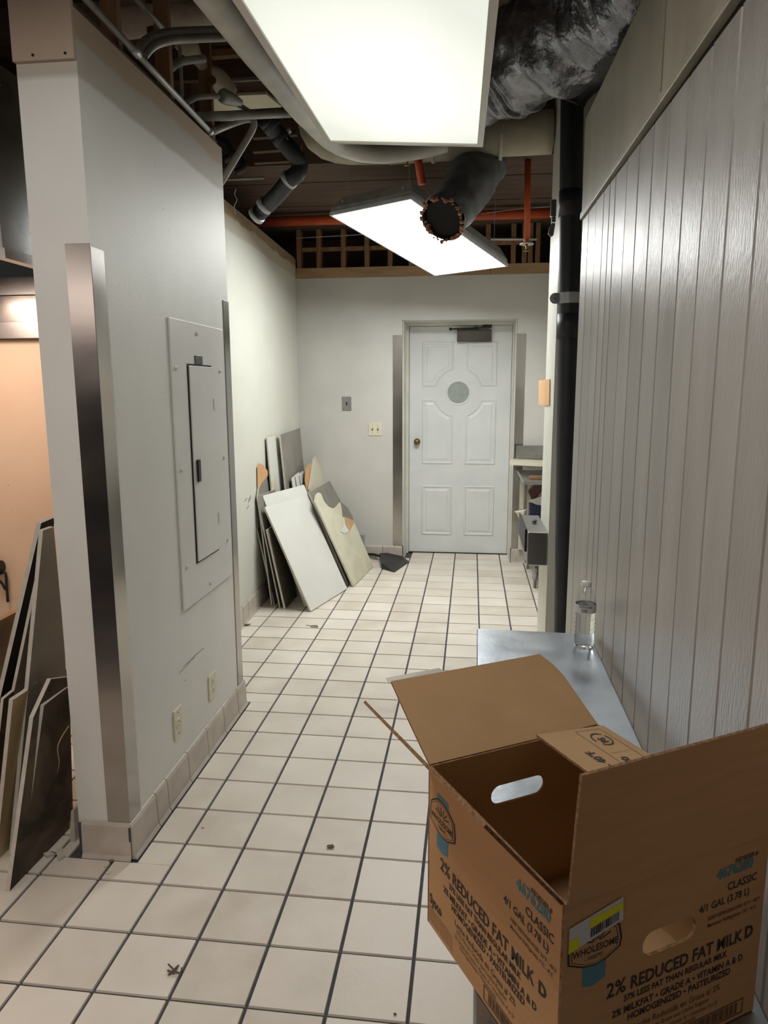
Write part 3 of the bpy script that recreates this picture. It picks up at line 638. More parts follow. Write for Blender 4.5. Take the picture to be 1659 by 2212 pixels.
# black drain pipe
t = thing('drain_pipe', 'tall black drain pipe standing in the gap left of the grooved wall', 'pipe', (1.64, 1.82, 0))
P0 = at(1236, 215, 'y', 1.82); P1 = at(1229, 700, 'y', 1.82); P2 = at(1219, 1365, 'y', 1.82)
PB = P2 + (P2 - P1) * .06; PB.z = 0; 
bm = BM(); tube(bm, [PB, P2, P1, P0, P0 + Vector((0, 0, .01))], .054, 28); obj('pipe_run', bm, m_blackpipe, t, True)
for py in (440, 705):
    q = at(1233 if py < 500 else 1229, py, 'y', 1.82); bm = BM(); tube(bm, [q - Vector((0, 0, .06)), q + Vector((0, 0, .06))], .058, 28); obj('coupling', bm, m_blackpipe, t, True)
bm = BM(); tube(bm, [P0 + Vector((0, 0, -.02)), P0 + Vector((.03, -.02, .03)), P0 + Vector((.10, -.07, .07)), P0 + Vector((.26, -.18, .09))], .060, 24, 5); obj('top_bend', bm, m_blackpipe, t, True)
t = thing('pipe_strap', 'bright galvanised strap clamping the black drain pipe', 'strap', (1.64, 1.82, 1.95))
q = at(1230, 645, 'y', 1.82); bm = BM(); tube(bm, [q - Vector((0, 0, .026)), q + Vector((0, 0, .026))], .0572, 28, cap=False)
obj('band', bm, m_galv, t, True)
bm = BM(); lathe(bm, [(.026, 0), (.026, .003)], (q.x - .072, 1.80, q.z), (0, -1, 0), 20); box(bm, (q.x - .072, 1.797, q.z - .026), (q.x - .05, 1.80, q.z + .026)); obj('ear', bm, m_galv, t)
bm = BM(); box(bm, (q.x + .05, 1.80, q.z - .026), (q.x + .068, 1.803, q.z + .026)); obj('clamp_tab', bm, m_galv, t)
bm = BM(); lathe(bm, [(.008, 0), (.006, .005)], (q.x - .074, 1.796, q.z), (0, -1, 0), 6); obj('screw', bm, m_steel, t)
# hasp on stub wall
t = thing('door_hasp', 'small steel hasp with a swinging loop, high beside the black pipe', 'hasp', (SX, 2.0, 2.25))
def sf(x, y): return at(x, y, 'y', SN - .012)
bm = BM(); a = sf(1190, 432); b = sf(1201, 468); box(bm, (a.x, SN - .022, b.z), (b.x, SN - .001, a.z)); obj('body', bm, m_steel, t, bevel=.003)
bm = BM(); a = sf(1192, 469); b = sf(1200, 480); box(bm, (a.x, SN - .02, b.z), (b.x, SN - .004, a.z)); obj('pin', bm, m_steel, t)
bm = BM(); P = [sf(1193, 481), sf(1200, 482), sf(1196, 508), sf(1190, 512), sf(1184, 505), sf(1187, 490)]; slab(bm, P, (0, -1, 0), .012); obj('loop', bm, m_steel, t, bevel=.003)

# left cluster
XC = .02
def cp(x, y, X=XC): return at(x, y, 'x', X)
t = thing('conduit_run', 'long thin steel conduit running along the top of the partition', 'conduit', tuple(cp(300, 120)))
A0, A1 = cp(150, -40, .075), cp(452, 283, .075)
A1 = at(452, 283, 'z', 2.60); A0 = at(150, -40, 'z', 2.62)
bm = BM(); tube(bm, [A0, A1], .011, 12); obj('tube', bm, m_galv_d, t, True)
d = (A1 - A0).normalized(); bm = BM(); tube(bm, [A1 - d * .01, A1 + d * .015], .015, 12); obj('coupling', bm, m_galv, t, True)
q = A0.lerp(A1, .36); bm = BM(); tube(bm, [q - d * .025, q + d * .025], .0135, 12); obj('coupling', bm, m_galv, t, True)
t = thing('bent_conduit', 'shiny steel conduit bent sharply down beside the partition end', 'conduit', tuple(at(548, 265, 'y', 1.6)))
bm = BM(); Yb = 1.45
tube(bm, [at(456, 286, 'y', 1.30), at(500, 268, 'y', Yb), at(530, 258, 'y', Yb), at(545, 259, 'y', Yb), at(549, 268, 'y', Yb), at(540, 290, 'y', Yb), at(510, 340, 'y', Yb), at(477, 396, 'y', Yb)], .015, 12, 5); obj('tube', bm, m_galv_d, t, True)
bm = BM(); q = at(458, 285, 'y', 1.3); tube(bm, [q, at(466, 281, 'y', 1.3)], .016, 12); obj('coupling', bm, m_galv, t, True)
pipe('cross_conduit', 'straight grey conduit crossing level to the dim light from the partition end', [at(413, 253, 'y', 1.15), at(660, 243, 'y', 1.62)], .019, m_galv_d, 'conduit', n=1, seg=16)
bm = BM(); tube(bm, [at(475, 251, 'y', 1.27), at(503, 250, 'y', 1.32)], .0195, 16); obj('paper_sticker', bm, m_greywrap, bpy.data.objects['cross_conduit'], True)
Z = 2.95
def zt_(x, y, z=2.95): return at(x, y, 'z', z)
t = thing('capped_conduit', 'fat curved grey conduit stub, the upper of the pair over the partition', 'conduit', tuple(at(400, 80, 'y', .9)), None)
bm = BM(); tube(bm, [at(298, 112, 'y', .62), at(318, 88, 'y', .66), at(350, 75, 'y', .72), at(395, 70, 'y', .80), at(488, 66, 'y', .95)], .017, 14, 6); obj('tube', bm, m_galv_d, t, True)
bm = BM(); tube(bm, [at(483, 67, 'y', .95), at(490, 66, 'y', .95)], .021, 14); obj('cap', bm, m_dark, t)
t = thing('capped_conduit', 'fat curved grey conduit stub, the lower of the pair over the partition', 'conduit', tuple(at(400, 90, 'y', .9)), None)
bm = BM(); tube(bm, [at(310, 122, 'y', .63), at(330, 100, 'y', .67), at(362, 88, 'y', .73), at(400, 84, 'y', .80), at(492, 80, 'y', .95)], .015, 14, 6); obj('tube', bm, m_galv_d, t, True)
bm = BM(); tube(bm, [at(487, 81, 'y', .95), at(494, 80, 'y', .95)], .018, 14); obj('cap', bm, m_dark, t)
pipe('curved_conduit', 'short curved grey conduit ending by the white pipe insulation', [at(366, 150, 'y', .95), at(385, 136, 'y', 1.0), at(410, 130, 'y', 1.05), at(442, 127, 'y', 1.1)], .015, m_galv_d, 'conduit')
t = thing('conduit_fitting', 'grey pull-box fitting at the end of a short curved conduit', 'fitting', tuple(at(505, 210, 'y', 1.3)))
bm = BM(); tube(bm, [at(404, 222, 'y', 1.12), at(425, 211, 'y', 1.15), at(455, 208, 'y', 1.18), at(476, 208, 'y', 1.2)], .011, 12, 5); obj('tube', bm, m_galv_d, t, True)
bm = BM(); a = at(478, 206, 'y', 1.2); b = at(520, 222, 'y', 1.3); tube(bm, [a, a.lerp(b, .15), a.lerp(b, .85), b], lambda q: .014 + .016 * math.sin(math.pi * min(1, q * 1.2 + .1)), 10, 4); obj('pull_box', bm, m_galv_d, t, True)
bm = BM(); tube(bm, [at(502, 218, 'y', 1.3), at(536, 240, 'y', 1.4)], .012, 10); obj('nipple', bm, m_galv, t, True)
pipe('straight_conduit', 'straight bright conduit slanting from the top edge behind the partition', [at(280, -20, 'y', .6), at(352, 62, 'y', .78)], .010, m_galv_d, 'conduit', n=1)
pipe('riser_conduit', 'thin bright conduit standing upright between the partition studs', [at(372, 88, 'y', 1.05), at(386, 100, 'y', 1.05), at(390, 130, 'y', 1.05), at(393, 225, 'y', 1.05)], .007, m_galv, 'conduit')
pipe('far_conduit', 'thin level conduit against the dark joists beside the dim light', [at(480, 175, 'y', 1.8), at(600, 168, 'y', 1.8)], .009, m_galv_d, 'conduit', n=1)
pipe('insulated_pipe', 'lumpy white insulated pipe slanting down behind the curved conduits', [at(384, 84, 'y', 1.22), at(408, 102, 'y', 1.25), at(432, 135, 'y', 1.30), at(470, 170, 'y', 1.38), at(500, 205, 'y', 1.44)], lambda q: .034 + .012 * math.sin(q * 9), m_insul, lump=.25, lscale=16, seg=20)
t = thing('valve_tag', 'round brass tag hanging on a chain near the white insulated pipe', 'tag', tuple(at(457, 174, 'y', 1.25)))
c = at(457, 174, 'y', 1.25); bm = BM(); lathe(bm, [(.020, 0), (.020, .002)], c, (.2, -1, .2), 20); obj('disc', bm, m_brass, t)
bm = BM(); a = at(455, 128, 'y', 1.25); 
for k in range(7): ico(bm, a.lerp(c + Vector((0, 0, .018)), k / 6), .0035, 1)
obj('chain', bm, m_brass, t)
pipe('wrapped_main', 'thick cream wrapped pipe crossing high above the partition', [at(240, 52, 'y', 1.02), at(350, 42, 'y', 1.04), at(490, 34, 'y', 1.06), at(620, 26, 'y', 1.08)], lambda q: .055, m_insul, seg=20, lump=.12, lscale=7)
t = thing('ceiling_board', 'leftover cream ceiling board seen edge on beside the dim light', 'board', tuple(at(540, 220, 'y', 1.75)))
bm = BM(); A, B_, C2, D2 = at(455, 225, 'y', 1.72), at(612, 222, 'y', 1.72), at(570, 150, 'y', 1.45), at(455, 175, 'y', 1.5)
slab(bm, [at(455, 236, 'z', 2.93), at(609, 226, 'z', 2.93), at(575, 198, 'z', 2.93), at(455, 204, 'z', 2.93)], (0, 0, 1), .012); obj('sheet', bm, mat('cream_board', (190, 182, 158), (204, 196, 172), 3, .7), t)
t = thing('ceiling_beam', 'pale timber blocking above the dim light, left side', 'beam', tuple(at(500, 118, 'y', 1.6)))
bm = BM(); a = at(455, 122, 'y', 1.7); b = at(530, 116, 'y', 1.7); hexa(bm, [a, b, b + Vector((0, .04, 0)), a + Vector((0, .04, 0)), a + Vector((0, 0, .03)), b + Vector((0, 0, .03)), b + Vector((0, .04, .03)), a + Vector((0, .04, .03))]); obj('timber', bm, m_wood, t)
# battens in the dark void between partition and far ceiling
for k, (x0_, y0_, x1_, y1_, hh) in enumerate(((545, 298, 640, 290, 9), (545, 328, 650, 320, 9), (548, 352, 650, 346, 16))):
    a = at(x0_, y0_, 'y', 2.2 + .1 * k); b = at(x1_, y1_, 'y', 2.2 + .1 * k); h = hh * 4 / 1543
    bm = BM(); hexa(bm, [a, b, b + Vector((0, .04, 0)), a + Vector((0, .04, 0)), a + Vector((0, 0, h)), b + Vector((0, 0, h)), b + Vector((0, .04, h)), a + Vector((0, .04, h))])
    tag(obj('ceiling_batten', bm, m_wood_dark), ['timber batten in the dark ceiling left of the dim light, the topmost of three', 'timber batten in the dark ceiling left of the dim light, the middle of three', 'timber batten in the dark ceiling left of the dim light, the lowest and widest'][k], 'batten', 'battens in the dark ceiling')
# black pipes with couplings
t = thing('black_waste_pipe', 'black waste pipe with steel couplings winding down in the dark ceiling corner', 'pipe', tuple(at(610, 360, 'y', 2.3)))
Yq = 2.1
path = [at(570, 255, 'y', 1.9), at(600, 292, 'y', 2.0), at(632, 330, 'y', 2.05), at(648, 352, 'y', 2.1), at(642, 374, 'y', 2.1), at(626, 388, 'y', 2.12), at(600, 420, 'y', 2.2), at(568, 452, 'y', 2.3), at(550, 470, 'y', 2.3)]
bm = BM(); tube(bm, path, .045, 20, 6); obj('pipe_run', bm, m_blackpipe, t, True)
for (x, y, dx, dy, yy) in ((578, 262, 20, 20, 1.93), (598, 290, 18, 18, 2.0), (628, 384, -10, 11, 2.12), (576, 440, -10, 11, 2.27), (558, 462, -8, 8, 2.3)):
    bm = BM(); a = at(x, y, 'y', yy); b = at(x + dx * .8, y + dy * .8, 'y', yy + .01); tube(bm, [a, b], .050, 20); obj('coupling', bm, m_galv if x > 550 and y > 380 or x < 560 else m_blackpipe, t, True)
bm = BM()
for (x, y) in ((616, 302), (622, 284)): tube(bm, [at(x - 6, y + 3, 'y', 2.0), at(x + 6, y - 3, 'y', 2.0)], .014, 10)
obj('clamp_screw', bm, m_galv, t)
pipe('black_branch_pipe', 'thin black pipe curling behind the bent conduit', [at(468, 300, 'y', 2.2), at(490, 312, 'y', 2.2), at(498, 335, 'y', 2.2), at(484, 346, 'y', 2.2)], .02, m_blackpipe)
pipe('black_branch_pipe', 'thin black pipe curling in the dark just below the bent conduit', [at(500, 330, 'y', 2.4), at(520, 345, 'y', 2.4), at(524, 362, 'y', 2.4), at(510, 372, 'y', 2.4)], .02, m_blackpipe)
pipe('hanger_bar', 'thin level metal hanger bar in the dark ceiling corner', [at(480, 388, 'y', 2.3), at(570, 384, 'y', 2.3)], .008, m_galv_d, 'bar', n=1)
pipe('hanging_wire', 'thin pale wire hanging over the end of the left corridor wall', [at(510, 408, 'y', 2.2), at(507, 420, 'y', 2.2), at(512, 432, 'y', 2.2), at(506, 446, 'y', 2.2), at(509, 462, 'y', 2.2)], .0022, m_white, 'wire', n=4, seg=6)

# ------------------------------------------------------------------ kitchen side : hood and shelf
t = thing('exhaust_hood', 'dark stainless exhaust hood hanging left of the partition', 'hood', (-1.2, .9, 2.0))
bm = BM(); hy0, hy1 = .45, 1.5
xr = -.44
bm = BM(); box(bm, (-2.15, hy0, 2.02), (xr, hy0 + .02, 2.62)); box(bm, (xr - .02, hy0 + .02, 2.02), (xr, hy1, 2.62)); box(bm, (-2.15, hy0 + .02, 2.60), (xr - .02, hy1, 2.62)); obj('canopy', bm, m_steel, t)
bm = BM(); box(bm, (-2.15, hy0 - .004, 1.985), (xr + .01, hy0 + .03, 2.019)); box(bm, (xr - .03, hy0 + .031, 1.985), (xr + .01, hy1, 2.019)); obj('lower_lip', bm, m_steel, t)
bm = BM()
for k in range(7): hexa(bm, [(-2.1 + k*.22, .55, 2.05), (-1.9 + k*.22, .55, 2.05), (-1.9 + k*.22, 1.40, 2.35), (-2.1 + k*.22, 1.40, 2.35), (-2.1 + k*.22, .55, 2.07), (-1.9 + k*.22, .55, 2.07), (-1.9 + k*.22, 1.40, 2.37), (-2.1 + k*.22, 1.40, 2.37)])
obj('grease_filter', bm, m_dark, t)
t = thing('back_shelf', 'grey steel band fixed above the warm lit kitchen wall', 'shelf', (-1.3, 1.6, 1.8))
for (z0, z1, yo, mm) in ((2.015, 2.10, .0, m_steel), (1.885, 2.012, .02, m_guard), (1.802, 1.882, .0, m_steel)):
    bm = BM(); box(bm, (-2.19, 1.56 + yo, z0), (PX0 - .25, 1.615 + yo, z1)); obj('panel_strip', bm, mm, t)
t = thing('faucet_bracket', 'black bent bracket on the warm lit wall at the left edge', 'bracket', tuple(at(8, 1250, 'y', 1.6)))
bm = BM(); Y = 1.60; tube(bm, [at(-14, 1226, 'y', 1.58), at(2, 1226, 'y', 1.58)], .040, 14); obj('collar', bm, m_black, t, True)
bm = BM(); tube(bm, [at(4, 1236, 'y', Y), at(12, 1238, 'y', Y), at(14, 1262, 'y', Y), at(17, 1300, 'y', Y)], .0075, 10, 3); tube(bm, [at(-6, 1250, 'y', Y), at(4, 1260, 'y', Y), at(12, 1274, 'y', Y)], .007, 8, 2); obj('arm', bm, m_black, t, True)

# ------------------------------------------------------------------ leaning boards
def sheet(name, label, b0, b1, t0, outline=None, th=.014, mats=None, group=None, cat='board', P=None, wobble=0):
    """flat sheet leaning on a wall: b0,b1 its foot on the floor, t0 its near top corner; outline given as bearings onto its plane"""
    if P is None:
        B0, B1 = at(*b0, 'z', 0.001), at(*b1, 'z', 0.001); e = B1 - B0; d = Vector(ray(*t0)); C = Vector((CX, CY, CZ)); T0 = C + d * ((B0 - C).dot(e) / d.dot(e))
    else: B0, B1, T0 = [Vector(q) for q in P]; e = B1 - B0
    n = e.cross(T0 - B0).normalized()
    if n.dot(Vector((CX, CY, CZ)) - B0) < 0: n = -n
    if outline: poly = [onplane(x, y, B0, n) if not isinstance(x, Vector) else x for x, y in outline]
    else: poly = [B0, B1, B1 + (T0 - B0), T0]
    for q in poly: q.z = max(q.z, .001)
    if wobble:
        out = []
        for i, q in enumerate(poly):
            r = poly[(i + 1) % len(poly)]; out.append(q); k = int((r - q).length / .05)
            for s in range(1, k): out.append(q.lerp(r, s / k) + Vector((0, random.uniform(-wobble, wobble), random.uniform(-wobble, wobble))))
        poly = out
    zs = min(poly[0].z, .02)
    up = -n * th
    lift = Vector((0, 0, max(0, -min((q + up).z for q in poly) + .001)))
    poly = [q + lift for q in poly]
    t = thing(name, label, cat, tuple(sum(poly, Vector()) / len(poly) * 1.0), group)
    bm = BM(); slab(bm, poly, n, th, (0, 1, 2)); f = obj('panel', bm, mats or [m_bd_white, m_bd_edge, m_bd_grey], t)
    return t, n, B0
GR = 'boards leaning by the corridor corner'
WGE = [m_bd_white, m_bd_edge, m_bd_grey]
t, n, B = sheet('drywall_sheet', 'front clean white square-edged panel leaning lowest and nearest in the corridor pile', (672, 1322), (750, 1273), (572, 1097), mats=WGE, group=GR)
t, n, B = sheet('drywall_sheet', 'white panel hidden behind the front white one, only its left and top edge showing', (662, 1312), (742, 1264), (567, 1072), mats=WGE, group=GR, th=.012)
t, n, B = sheet('drywall_sheet', 'yellowed sheet with a torn wavy top at the right of the corridor pile', (764, 1268), (806, 1225), (681, 1066),
    outline=[(764, 1268), (806, 1225), (764, 1126), (750, 1120), (740, 1118), (738, 1100), (735, 1086), (728, 1095), (720, 1100), (710, 1096), (700, 1084), (694, 1068), (688, 1065), (684, 1070), (681, 1086)], mats=[m_bd_cream, m_bd_edge, m_bd_grey], group=GR)
fl = [(740, 1118), (750, 1120), (764, 1126), (753, 1148), (742, 1153), (735, 1148), (741, 1136)]
bm = BM(); slab(bm, [onplane(x, y, B, n) + n * .006 for x, y in fl], n, .002); obj('torn_paper', bm, m_bd_white, t)
bm = BM(); slab(bm, [onplane(x, y, B, n) + n * .010 for x, y in [(742, 1117), (764, 1127), (753, 1147), (744, 1132)]], n, .002); obj('torn_kraft_paper', bm, m_bd_kraft, t)
sheet('drywall_sheet', 'grey-faced sheet behind the yellowed one, with a ragged right edge', (752, 1262), (795, 1219), (668, 1064),
    outline=[(752, 1262), (796, 1219), (764, 1128), (761, 1116), (755, 1106), (751, 1098), (744, 1092), (738, 1087), (712, 1040), (668, 1064)], mats=[m_bd_grey, m_bd_edge, m_bd_grey], group=GR)
def wallsheet(label, tops, fx, mats, th=.010, off=.012):
    """sheet leaning on the corridor wall: tops are its upper outline from near to far; its foot stands fx out from the wall"""
    y0 = at(*tops[0], 'x', -.36).y; xw = xleft(y0) + off + th; T0 = at(*tops[0], 'x', xw)
    e = Vector((-.030, 1, 0)).normalized(); F0 = Vector((xw + fx, T0.y, .001)); n = e.cross(T0 - F0).normalized()
    if n.x < 0: n = -n
    top = [onplane(x, y, F0, n) for x, y in tops]
    def foot(q): k = (q - F0).dot(e); return F0 + e * k
    poly = top + [foot(top[-1]), foot(top[0])]
    c = sum(poly, Vector()) / len(poly); poly = [q + n * .0 for q in poly]
    t = thing('drywall_sheet', label, 'board', tuple(c), GR)
    bm = BM(); slab(bm, [q + Vector((0, 0, th)) * (q.z < .01) for q in poly], n, th, (0, 1, 2)); obj('panel', bm, mats, t); return t
wallsheet('tall narrow white sheet with a yellow water stain in the corridor pile', [(577, 946), (602, 939)], .07, [m_bd_stain, m_bd_edge, m_bd_grey])
wallsheet('tall grey-faced sheet, topmost of the corridor pile', [(606, 938), (648, 924)], .09, [m_bd_grey, m_bd_edge, m_bd_white], .014, .055)
for k in range(4):
    x = 630 + k * 9; lab = ['leftmost', 'second from left', 'third from left', 'rightmost'][k]
    wallsheet('short white offcut on edge in the corridor pile, %s of four' % lab, [(x, 1033 - k * 3), (x + 16, 1020 - k * 3)], .10 + .006 * k, WGE, .006, .125 + .012 * k)
wallsheet('cream pointed shard standing out at the right of the corridor pile', [(668, 1056), (672, 1030), (678, 990), (683, 986), (690, 1002), (707, 1042)], .14, [m_bd_cream, m_bd_edge, m_bd_grey], .010, .225)
wallsheet('small torn brown paper piece left of the cream shard', [(659, 1040), (660, 1016), (665, 1005), (671, 999), (674, 1010)], .14, [m_bd_kraft, m_bd_kraft, m_bd_dark], .004, .20)
t = wallsheet('broken sheet with brown paper above its white torn line, leftmost in the corridor pile', [(557, 1072), (559, 1055), (567, 1040), (583, 1022)], .08, [m_bd_grey, m_bd_edge, m_bd_grey])
bm = BM(); slab(bm, [at(x, y, 'x', -.335) for x, y in [(557, 1056), (556, 1010), (560, 1001), (568, 1004), (583, 1023), (568, 1040)]], (1, 0, 0), .004); obj('kraft_paper', bm, m_bd_kraft, t)
sheet('drywall_sheet', 'thin sheet with a pale long edge, leaning just left of the white panels', (606, 1313), (640, 1280), (556, 1074), mats=[m_bd_grey, m_bd_edge, m_bd_grey], group=GR, th=.010)
sheet('drywall_sheet', 'short thin sheet leaning farthest left at the foot of the corridor pile', (594, 1308), (625, 1276), (556, 1142), mats=[m_bd_grey, m_bd_edge, m_bd_grey], group=GR, th=.010)
sheet('drywall_sheet', 'short brown speckled sheet under the left side of the white panels', (617, 1316), (642, 1288), (578, 1145), mats=[m_bd_brown, m_bd_edge, m_bd_brown], group=GR, th=.014)
# kitchen side pile, leaning on the partition's left face
GL = 'boards leaning left of the partition'
def lsheet(label, b0, b1, t0, topx, outline, mats, th=.014):
    B0 = at(*b0, 'z', .001); B1 = at(*b1, 'z', .001); T0 = at(*t0, 'x', topx)
    return sheet('drywall_sheet', label, None, None, None, outline, th, mats, GL, P=[B0, B1, T0])
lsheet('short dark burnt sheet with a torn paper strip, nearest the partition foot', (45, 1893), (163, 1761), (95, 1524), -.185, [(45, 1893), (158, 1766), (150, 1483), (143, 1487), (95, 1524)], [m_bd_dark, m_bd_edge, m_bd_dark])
o = [q for q in bpy.data.objects if q.get('label', '').startswith('short dark burnt')][0]
P_ = [at(45, 1893, 'z', .001), at(163, 1761, 'z', .001), at(95, 1524, 'x', -.185)]; n = (P_[1] - P_[0]).cross(P_[2] - P_[0]).normalized(); n = n if n.x > 0 else -n
bm = BM(); tube(bm, [onplane(x, y, P_[0], n) + n * .004 for x, y in ((146, 1568), (132, 1590), (122, 1615), (125, 1645), (120, 1672))], .0022, 6, 4); obj('paper_strip', bm, m_bd_yell, o)
lsheet('pale-edged tall sheet with its face coloured dark as shade, its foot nearest the camera', (21, 1925), (150, 1790), (72, 1550), -.20, [(21, 1925), (150, 1790), (150, 1462), (110, 1467), (72, 1550)], [m_bd_dark, m_bd_edge, m_bd_grey])  # dark face colour stands for the shade in the recess between sheets
lsheet('tall grey sheet with a white edge, resting against the partition front edge', (27, 1849), (150, 1735), (93, 1146), -.19, [(27, 1849), (150, 1735), (140, 1400), (116, 1138), (93, 1146)], [m_bd_grey, m_bd_edge, m_bd_grey])
lsheet('short yellowish sheet near the left edge', (-8, 1860), (80, 1780), (28, 1512), -.27, [(-8, 1860), (80, 1780), (80, 1470), (57, 1493), (28, 1512)], [m_bd_yell, m_bd_edge, m_bd_yell])
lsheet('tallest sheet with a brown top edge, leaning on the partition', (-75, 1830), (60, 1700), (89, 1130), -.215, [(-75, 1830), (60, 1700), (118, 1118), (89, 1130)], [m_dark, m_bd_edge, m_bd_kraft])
lsheet('half-height sheet wedged between the two tallest sheets', (-40, 1830), (70, 1720), (76, 1262), -.23, [(-40, 1830), (70, 1720), (96, 1250), (80, 1258)], [m_bd_grey, m_bd_edge, m_bd_grey], .010)
lsheet('wide sheet with warm light coloured into its top edge at the left edge of the picture', (-160, 1790), (10, 1640), (-10, 1346), -.36, [(-160, 1790), (10, 1640), (46, 1316), (-10, 1346)], [m_bd_grey, m_bd_kraft, m_bd_kraft], .014)  # edge colour stands in for warm light falling on the top
lsheet('small dark sheet low at the left edge behind the yellowish one', (-30, 1840), (50, 1765), (8, 1510), -.33, [(-30, 1840), (50, 1765), (30, 1492), (8, 1510)], [m_bd_dark, m_bd_edge, m_bd_grey], .010)
# small offcuts on the floor by the partition
def flat(name, label, cat, poly, th, mm):
    P = [at(x, y, 'z', 0.001) + Vector((0, 0, th)) for x, y in poly]; bm = BM(); slab(bm, P, (0, 0, 1), th); return tag(obj(name, bm, mm), label, cat)
flat('board_scrap', 'small notched piece of gypsum board flat on the floor beside the burnt sheet', 'scrap', [(93, 1848), (103, 1854), (122, 1846), (127, 1861), (141, 1852), (136, 1836), (124, 1838), (120, 1848), (106, 1843)], .008, m_bd_edge)
t = thing('tile_scrap', 'slim broken tile piece leaning on the left side of the partition foot', 'scrap', tuple(at(155, 1810, 'y', .06)))
bm = BM(); a = at(151, 1818, 'z', .001); hexa(bm, [a, a + Vector((.02, 0, 0)), a + Vector((.02, .06, 0)), a + Vector((0, .06, 0)), a + Vector((.012, .002, .115)), a + Vector((.022, .002, .118)), a + Vector((.022, .05, .118)), a + Vector((.012, .05, .115))]); obj('piece', bm, m_bd_edge, t)
# crumbs
def crumb(label, x, y, r, mm=m_dirt, sc=(1, .8, .5)):
    p = at(x, y, 'z', 0); bm = BM(); ico(bm, (p.x, p.y, r * .45), r, 1, sc, .7); return tag(obj('debris', bm, mm), label, 'debris', 'debris crumbs on the floor')
crumb('grey crumb on the tile just right of the partition corner', 438, 1788, .006, m_bd_edge)
crumb('dark scuffed lump of dirt in the middle of the near floor', 714, 1832, .011, m_dirt, (1.3, .9, .3))
crumb('dark pellet near the bottom centre of the floor', 853, 2192, .005, m_dirt)
crumb('white crumb on the floor in front of the partition corner', 234, 1888, .007, m_bd_edge)
crumb('small white crumb on the grout line in front of the partition', 228, 1873, .005, m_bd_edge)
crumb('brown lump on the grout line in front of the partition', 241, 1862, .008)
t = thing('wire_loop', 'tiny wire loop lying on the corridor floor', 'wire', tuple(at(678, 1353, 'z', 0)))
bm = BM(); c = at(679, 1353, 'z', .003); tube(bm, [c + Vector((.024 * math.cos(a), .020 * math.sin(a), 0)) for a in [k * .6 for k in range(11)]] + [c + Vector((-.06, .02, 0))], .0018, 6, 2); obj('loop', bm, m_dirt, t)
for lab, (x, y) in (('curled dark paint flake by the left near floor', (376, 2096)), ('tangle of dirt by the foot of the left corridor wall', (534, 1350))):
    bm = BM(); c = at(x, y, 'z', .004)
    for k in range(3): tube(bm, [c + Vector((random.uniform(-.025, .025), random.uniform(-.02, .02), random.uniform(0, .004))) for _ in range(4)], .0022, 5, 3)
    tag(obj('floor_debris', bm, m_dirt), lab, 'debris')
# ------------------------------------------------------------------ dustpan
t = thing('dustpan', 'black plastic dustpan on the floor beside the yellowed sheet', 'dustpan', tuple(at(850, 1222, 'z', 0)))
c = at(850, 1222, 'z', 0)
fr_ = [at(826, 1233, 'z', .001), at(858, 1236, 'z', .001), at(885, 1212, 'z', .001)]
bk = at(822, 1208, 'z', 0); bm = BM()
A = at(852, 1236, 'z', .004); B_ = at(884, 1214, 'z', .004); C3 = at(858, 1205, 'z', .004); D3 = at(820, 1210, 'z', .004); E3 = at(824, 1228, 'z', .004)
bot = [A, B_, C3, D3, E3]; top = [A + Vector((0, 0, .004)), B_ + Vector((0, 0, .004)), C3 + Vector((0, 0, .055)), D3 + Vector((0, 0, .065)), E3 + Vector((0, 0, .05))]
v0 = [bm.verts.new(p) for p in bot]; v1 = [bm.verts.new(p) for p in top]
for i in range(5): j = (i + 1) % 5; bm.faces.new((v0[i], v0[j], v1[j], v1[i]))
bm.faces.new(v0[::-1]); bm.faces.new(v1); obj('pan', bm, m_black, t, bevel=.006)
bm = BM(); tube(bm, [D3 + Vector((.0, 0, .04)), D3 + Vector((-.07, .03, .045)), D3 + Vector((-.14, .05, .04))], .012, 10, 3); obj('handle', bm, m_black, t, True)

# ------------------------------------------------------------------ grey metal box behind yellow sheet
t = thing('grey_metal_box', 'small grey metal box low at the back wall, half hidden by the yellowed sheet', 'box', (.17, 4.38, .1))
a = at(772, 1153, 'y', 4.40); b = at(788, 1200, 'y', 4.40); bm = BM(); box(bm, (a.x - .03, 4.36, 0.131), (b.x, 4.416, a.z)); obj('shell', bm, m_galv, t, bevel=.003)

# ------------------------------------------------------------------ right far corner clutter
SY0 = 2.0
a = at(1135, 1150, 'y', SY0); b = at(1180, 1222, 'y', SY0); bk = at(1150, 1113, 'z', a.z).y
t = thing('wall_cabinet', 'small stainless steel cabinet fixed to the narrow right wall, low down', 'cabinet', (a.x, SY0, b.z))
bm = BM(); box(bm, (a.x + .012, SY0, b.z), (SX - .001, bk, a.z)); obj('shell', bm, m_steel, t, bevel=.005)
bm = BM(); box(bm, (a.x, SY0 + .03, b.z + .07), (a.x + .011, bk, a.z + .012)); obj('door_edge', bm, m_black, t)
ca, cb = a, b
bm = BM(); c = at(1155, 1125, 'z', a.z + .01); ico(bm, (c.x, c.y, a.z + .009), .014, 2, (1.1, 1.5, .6), .3); tag(obj('black_lump', bm, m_black, None, True), 'black rubber lump on top of the small steel cabinet', 'lump')
t = thing('steel_rack', 'open steel frame on round legs in the far right corner', 'rack', (1.66, 3.9, 0))
a = at(1125, 1010, 'y', 3.9)
bm = BM(); box(bm, (a.x, 3.55, .82), (1.95, 4.30, .85)); obj('frame', bm, m_steel, t, bevel=.002)
for (px_, py_) in ((1155, 1270), (1140, 1229)):
    q = at(px_, py_, 'z', 0); bm = BM(); lathe(bm, [(.012, 0), (.012, .07), (.020, .075), (.020, .20)], (q.x, q.y, 0), (0, 0, 1), 14); obj('leg', bm, m_steel, t, True)
